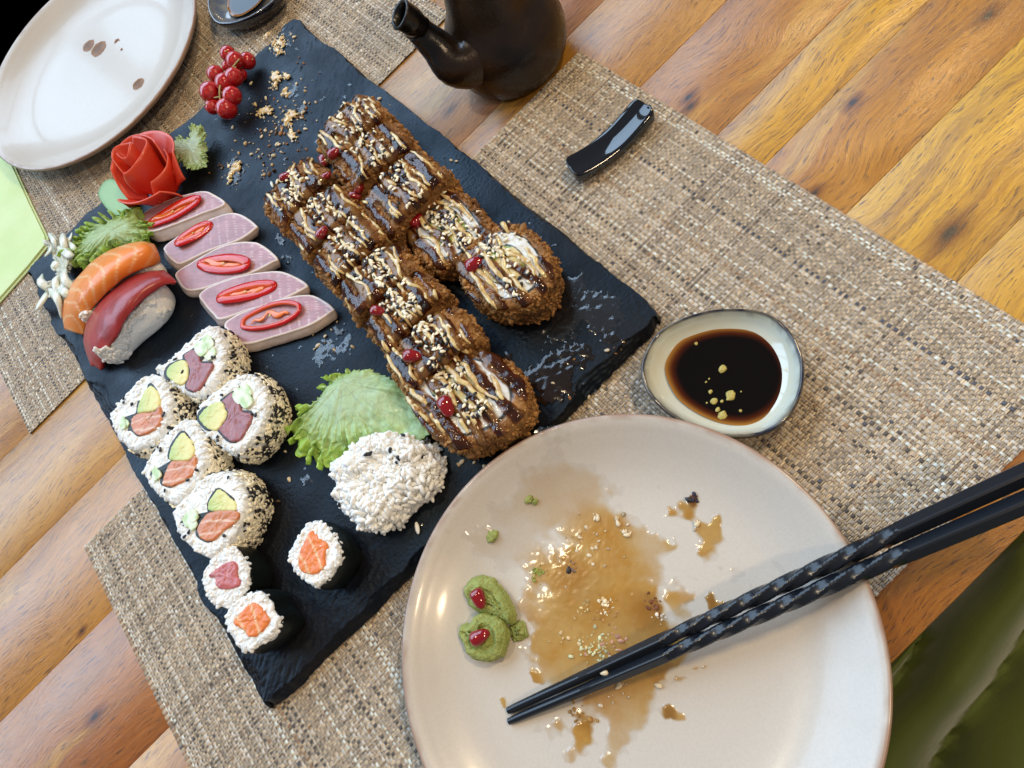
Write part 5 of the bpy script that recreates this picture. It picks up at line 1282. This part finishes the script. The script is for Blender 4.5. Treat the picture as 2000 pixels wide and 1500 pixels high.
# ------------------------------------------------------------------ sauce films
def filmgrid(blobs, zplane, zf, step, seed, nscale=(120, 380), namp=(.55, .25), lift=.00015, thick=.0006, thr=.42, warp=1.):
    B = [(*W(x, y, zplane)[:2], r * pix(x, y, zplane), a) for x, y, r, a in blobs]
    bx = np.array(B); x0, x1 = (bx[:, 0] - bx[:, 2] * 1.8).min(), (bx[:, 0] + bx[:, 2] * 1.8).max(); y0, y1 = (bx[:, 1] - bx[:, 2] * 1.8).min(), (bx[:, 1] + bx[:, 2] * 1.8).max()
    nx, ny = int((x1 - x0) / step) + 2, int((y1 - y0) / step) + 2
    X, Y = np.meshgrid(np.linspace(x0, x1, nx), np.linspace(y0, y1, ny), indexing='ij'); P = np.c_[X.ravel(), Y.ravel()]
    Pw = P + warp * .0030 * np.c_[vn(P, 110, seed + 1), vn(P, 110, seed + 2)] + warp * .0012 * np.c_[vn(P, 350, seed + 5), vn(P, 350, seed + 6)]
    m = np.zeros(len(P)); w = np.zeros(len(P))
    for bx_, by_, r, a in B:
        g = np.exp(-((Pw[:, 0] - bx_) ** 2 + (Pw[:, 1] - by_) ** 2) / r ** 2); m = m + g; w = w + g * a
    a_ = w / np.maximum(m, 1e-6)
    mm = np.minimum(m, 1.2) - thr + namp[0] * fbm(P, nscale[0], seed, 3) * .5 + namp[1] * fbm(P, nscale[1], seed + 9, 2)
    F = gridF(nx, ny); keep = (mm[F] > 0).all(1); F = F[keep]; used = np.unique(F); mp = -np.ones(len(P), int); mp[used] = np.arange(len(used))
    Pu = P[used]; mu = mm[used]; z = zf(Pu[:, 0], Pu[:, 1]) + lift + thick * 1.4 * np.clip(mu, 0, .5) + .00005 * fbm(Pu, 400, seed, 2)
    V_, F_ = np.c_[Pu, z], mp[F]
    if len(F_) and normals(V_, F_)[1][:, 2].sum() < 0: F_ = F_[:, ::-1]
    return V_, F_, mu, a_[used], Pu
def smear():
    bl = [(1155, 1165, 55, .55), (1115, 1120, 42, .65), (1180, 1085, 50, .42), (1210, 1150, 55, .42), (1100, 1215, 60, .50), (1160, 1230, 60, .50), (1225, 1210, 50, .60), (1270, 1180, 36, .8), (1285, 1235, 26, .55), (1080, 1255, 40, .5), (1120, 1285, 45, .30), (1180, 1290, 40, .35), (1240, 1290, 42, .6), (1290, 1300, 36, .6), (1240, 1345, 40, .35),
          (1180, 1350, 40, .22), (1130, 1330, 40, .22), (1070, 1310, 30, .15), (1160, 1010, 40, .30), (1105, 980, 55, .10), (1060, 960, 40, .08), (1130, 950, 46, .06), (1190, 1030, 30, .38), (1235, 1050, 38, .20), (1280, 1060, 32, .12), (1270, 1110, 36, .15), (1050, 1120, 30, .25), (1030, 1180, 24, .12), (1020, 1060, 34, .03), (970, 1080, 26, .03), (950, 1050, 22, .03), (1000, 1010, 30, .03), (1220, 1400, 34, .16), (1210, 1440, 18, .12), (1140, 1420, 20, .65), (1132, 1450, 16, .35), (1090, 1425, 18, .22), (1200, 1480, 14, .2), (1118, 1480, 12, .2),
          (1340, 1000, 22, .50), (1355, 975, 12, .9), (1300, 1000, 12, .35), (1370, 1020, 14, .5), (1385, 1040, 22, .42), (1400, 1025, 15, .5), (1388, 1075, 14, .45), (1310, 1055, 14, .3), (1330, 1170, 16, .30), (1335, 1200, 18, .12), (1330, 1250, 16, .1), (1385, 1175, 14, .7), (1405, 1185, 10, .5), (1300, 1385, 15, .75), (1330, 1390, 12, .4), (1325, 1280, 20, .25), (1380, 1300, 9, .3), (1365, 1310, 7, .3), (1040, 1330, 10, .6), (990, 1370, 10, .4), (1340, 1330, 10, .2)]
    V, F, mu, a, P = filmgrid(bl, .0085, fpz, .0006, 4, nscale=(75, 260), namp=(1.0, .28), thr=.32, thick=.0008)
    dens = np.clip((a * (.30 + 1.2 * np.clip(mu, 0, .7)) + .45 * a * fbm(V, 110, 3, 4) + .20 * fbm(V, 500, 8, 2) * a) * np.clip(mu / .42, 0, 1) ** 1.6 * .95, .0, .85)
    k = np.clip(.5 + 1.4 * fbm(V, 90, 12, 3), 0, 1)[:, None]
    d2 = np.clip((a - .45) / .4, 0, 1)[:, None]
    col = (np.array((.54, .26, .035)) * k + np.array((.62, .40, .13)) * (1 - k)) * (1 - d2) + np.array((.16, .045, .008)) * d2
    o = mk('sauce_smear', V, F, M_smear, None, origin=(PCX, PCY, .008), col=col, alpha=dens, kind='stuff')
    tag(o, 'brown sauce and mayonnaise smeared over the middle of the front plate', 'sauce')
    # small lumps, seeds and crumbs in the smear
    T = []
    r = np.random.default_rng(9); P = []; S = []; Cc = []
    cl = [(1185, 1180, 14, 26, (.72, .62, .42)), (1140, 1185, 12, 14, (.62, .48, .22)), (1225, 1035, 12, 14, (.66, .56, .40)), (1165, 1010, 8, 8, (.78, .66, .5)), (1275, 1180, 12, 22, (.20, .07, .03)), (1160, 1265, 26, 60, (.56, .56, .34)), (1050, 1120, 14, 34, (.30, .34, .07)), (1185, 1200, 24, 30, (.40, .20, .07)), (1110, 1240, 45, 24, (.62, .44, .22)), (1200, 1275, 30, 34, (.50, .26, .18)), (1290, 1210, 14, 12, (.70, .62, .5)), (1190, 1330, 40, 26, (.68, .60, .48)), (1355, 975, 8, 12, (.03, .03, .05)), (1115, 1108, 10, 16, (.20, .13, .10)), (1150, 1060, 60, 30, (.62, .50, .34)), (1360, 1025, 8, 6, (.6, .5, .4)), (1130, 1400, 22, 14, (.36, .20, .06)), (1225, 1300, 30, 14, (.55, .42, .3))]
    for x, y, sp, n, c in cl:
        for _ in range(n):
            px, py = x + r.normal() * sp * .6, y + r.normal() * sp * .6; p = W(px, py, .0085); P.append((p[0], p[1], fpz(p[0], p[1]) + .0005)); S.append((.0003 + abs(r.normal()) * .00045) * np.array([1.3, 1, .5])); Cc.append(np.array(c) * (1 + .15 * r.normal()))
    P, S, Cc = map(np.array, (P, S, Cc)); V, F = inst(ellipsoid(4, 6), P, np.tile((0, 0, 1.), (len(P), 1)), S, .4); V = V + .0003 * np.stack([vn(V, 1500, k) for k in (1, 2, 3)], 1)
    tag(mk('food_crumbs', V, F, M_crumb, None, origin=(PCX, PCY, .008), col=np.clip(np.repeat(Cc, len(V) // len(P), 0), 0, 1), kind='stuff'), 'mixed wet crumbs sitting in the brown smear on the front plate', 'crumbs')
    for (x, y, b, lab) in ((945, 895, 1, 'black sesame seed in a pale ring in the middle of the smear'), (1220, 635, 0, 'white sesame seed in a brown drip at the top of the smear'), (1270, 700, 0, 'white sesame seed just below another in the brown drip'), (1108, 605, 0, 'white sesame seed left of the brown drip in the smear'), (1665, 640, 0, 'white sesame seed in the right hand brown splash'), (1615, 505, 1, 'black sesame seed in the topmost brown splash')):
        (px, py), = C9([(x, y)]); seedobj(px, py, .0085, black=bool(b), label=lab, group='sesame seeds left on the front plate', size=1.2, onz=lambda X, Y: fpz(X, Y) + .0006)
    for (x, y, lab) in ((737, 830, 'white sesame seed right below the crossing chopsticks'), (958, 825, 'white sesame seed alone below the lower chopstick')):
        px, py = 950 + x / 2.857, 1050 + y / 2.857; seedobj(px, py, .0085, label=lab, group='sesame seeds left on the front plate', size=1.3, onz=lambda X, Y: fpz(X, Y) + .0006)
    px, py = 950 + 657 / 2.857, 1050 + 757 / 2.857; s_ = seedobj(px, py, .0165, label='white sesame seed stuck on top of the upper chopstick', size=1.3)
    # far plate drops
    for k, (x, y, r_, lab) in enumerate([(495, 255, 27, 'left of the two touching brown drops on the far plate'), (551, 274, 33, 'right of the two touching brown drops on the far plate'), (773, 468, 27, 'single brown drop near the slate side of the far plate'), (645, 228, 16, 'small brown splash beside the two drops on the far plate'), (673, 282, 7, 'tiny brown speck beside the drops on the far plate')]):
        px, py = x / 2.857, y / 2.857; z = float(bpz(*W(px, py, .007)[:2]))
        V, F, mu, a, P = filmgrid([(px, py, r_ / 2.857 * 1.15, 1)], z, bpz, .0004, 20 + k, namp=(.10, .05) if k < 3 else (.8, .5), thick=.0012, warp=.12 if k < 3 else .4)
        c0 = V.mean(0); e = np.clip(mu * 2.2, 0, 1)[:, None]
        tag(mk('soy_drop', V, F, M_drop, None, origin=c0, col=np.array((.30, .125, .022)) * (1 - e * .45), alpha=np.clip(.45 + mu, 0, .85)), lab, 'sauce drop', 'brown soy drops on the far plate')
smear()
def slatefilm():
    sz = np.vectorize(slz)
    bl = [(1120, 600, 40, .05), (1100, 650, 35, .05), (1180, 620, 30, .08), (1040, 735, 22, .5), (1075, 720, 22, .5), (1110, 700, 20, .4), (1150, 690, 20, .4), (1190, 660, 15, .3), (1080, 755, 26, .8), (1060, 780, 16, .7), (1110, 735, 20, .5), (990, 695, 9, .9), (1150, 600, 30, .05), (1120, 570, 30, .05), (1190, 610, 25, .05),
          (640, 690, 20, .1), (680, 670, 16, .1), (600, 940, 14, .05), (460, 340, 14, .5), (455, 320, 10, .4), (560, 240, 14, .2), (590, 215, 12, .3), (570, 180, 10, .2), (545, 95, 14, .2), (930, 880, 12, .2), (545, 470, 8, .8), (560, 500, 8, .8), (660, 650, 8, .9), (600, 590, 8, .6)]
    V, F, mu, a, P = filmgrid(bl, TOPZ, sz, .0011, 44, nscale=(170, 500), namp=(1.2, .6), lift=.0005, thick=.0007)
    tag(mk('sauce_residue', V, F, M_wet, None, origin=(0, .3, TOPZ), col=np.tile((.020, .009, .005), (len(V), 1)), alpha=np.clip(a * .9, .02, .9), kind='stuff'), 'thin wet sauce and oil streaks left on the slate where pieces were taken', 'sauce')
    # dabs of mayonnaise and crumbs at the top of the slate
    r = np.random.default_rng(21)
    for k, (x, y, rr, lab) in enumerate([(545, 83, 13, 'curled dab of mayonnaise at the top corner of the slate'), (544, 150, 10, 'dab of mayonnaise below the curled one on the slate'), (540, 174, 7, 'small round dab of mayonnaise above the crumbs'), (560, 182, 8, 'faint smeared dab of mayonnaise right of the round one'), (512, 222, 11, 'lumpy pale dab at the left of the crumbs'), (566, 232, 14, 'brownish dab amid the crumbs on the slate'), (461, 330, 12, 'brown and cream dab right of the rose on the slate')]):
        V, F, mu, a, P = filmgrid([(x, y, rr, 1), (x + r.normal() * rr * .8, y + r.normal() * rr, rr * .6, 1), (x + r.normal() * rr, y - rr * .8, rr * .4, 1)], TOPZ, sz, .0006, 60 + k, nscale=(260, 700), namp=(1.0, .6), lift=.0006, thick=.0022)
        if len(V): tag(mk('mayonnaise_dab', V, F, M_mayo, None, origin=V.mean(0)), lab, 'mayonnaise', 'mayonnaise dabs left on the slate')
    P, S, Cc = [], [], []
    for x, y, sx, sy, n in ((560, 225, 34, 26, 90), (530, 290, 40, 30, 80), (450, 330, 20, 14, 18), (570, 130, 30, 60, 18), (640, 420, 0, 0, 0), (640, 655, 40, 20, 12), (930, 890, 20, 18, 10), (1220, 670, 18, 10, 5), (760, 190, 12, 8, 4), (880, 310, 14, 10, 4), (1100, 760, 40, 30, 12), (560, 900, 60, 60, 6)):
        for _ in range(n):
            px, py = x + r.normal() * sx, y + r.normal() * sy; p = W(px, py, TOPZ)
            P.append((p[0], p[1], slz(p[0], p[1]) + .0004)); S.append((.0003 + abs(r.normal()) * .0006) * np.array([1.3, 1, .7])); Cc.append(np.array([(.55, .40, .22), (.30, .14, .05), (.62, .54, .40), (.12, .07, .04)][r.integers(0, 4)]))
    P, S, Cc = map(np.array, (P, S, Cc)); V, F = inst(ellipsoid(4, 5), P, np.tile((0, 0, 1.), (len(P), 1)), S, .5); V = V + .0003 * np.stack([vn(V, 1500, k) for k in (1, 2, 3)], 1)
    tag(mk('fried_crumbs', V, F, M_crumb, None, origin=(0, .35, TOPZ), col=np.repeat(Cc, len(V) // len(P), 0), kind='stuff', smooth=False), 'fine brown crumbs scattered over the slate between the currants and rolls', 'crumbs')
    L = [(491, 163, 'white sesame seed right of the currants'), (520, 193, 'white sesame seed left of the lumpy dab'), (579, 163, 'white sesame seed above the far end of the fried rolls'), (455, 249, 'white sesame seed below the currants'), (597, 252, 'white sesame seed near the left end of the farthest roll'), (512, 267, 'white sesame seed left below the crumbs'), (546, 283, 'white sesame seed low among the crumbs'), (566, 937, 'white sesame seed alone between the lettuce and the thin rolls'), (863, 558, 'white sesame seed in the gap left of the round rolls'), (575, 72, 'white sesame seed right of the curled mayonnaise dab'), (636, 657, 'pale crumb-like seed right of the lowest tuna slice'), (595, 200, 'white sesame seed at the right side of the crumbs')]
    for (x, y, lab) in L: seedobj(x, y, TOPZ, label=lab, group='loose sesame seeds on the slate', size=1.15, onz=slz)
    p = [W(x, y, TOPZ + .001) for x, y in ((530, 352), (533, 358), (531, 366))]
    for k, (x, y, ang) in enumerate(((531, 360, 1.2), (92, 575, 1.9))):
        p = W(x, y, TOPZ + .001); V, F = inst(GR, p[None], np.array([(0, 0, 1.)]), np.array([(.0034, .0011, .0008)]), 0, T=np.array([W(x + 20 * math.cos(ang), y + 20 * math.sin(ang), TOPZ) - W(x, y, TOPZ)]))
        tag(mk('shred', V, F, M_ging, None, origin=p), ('pale vegetable shred on the slate left of the near roll row', 'pale ginger shred on the slate left of the salmon nigiri')[k], 'vegetable shred')
slatefilm()
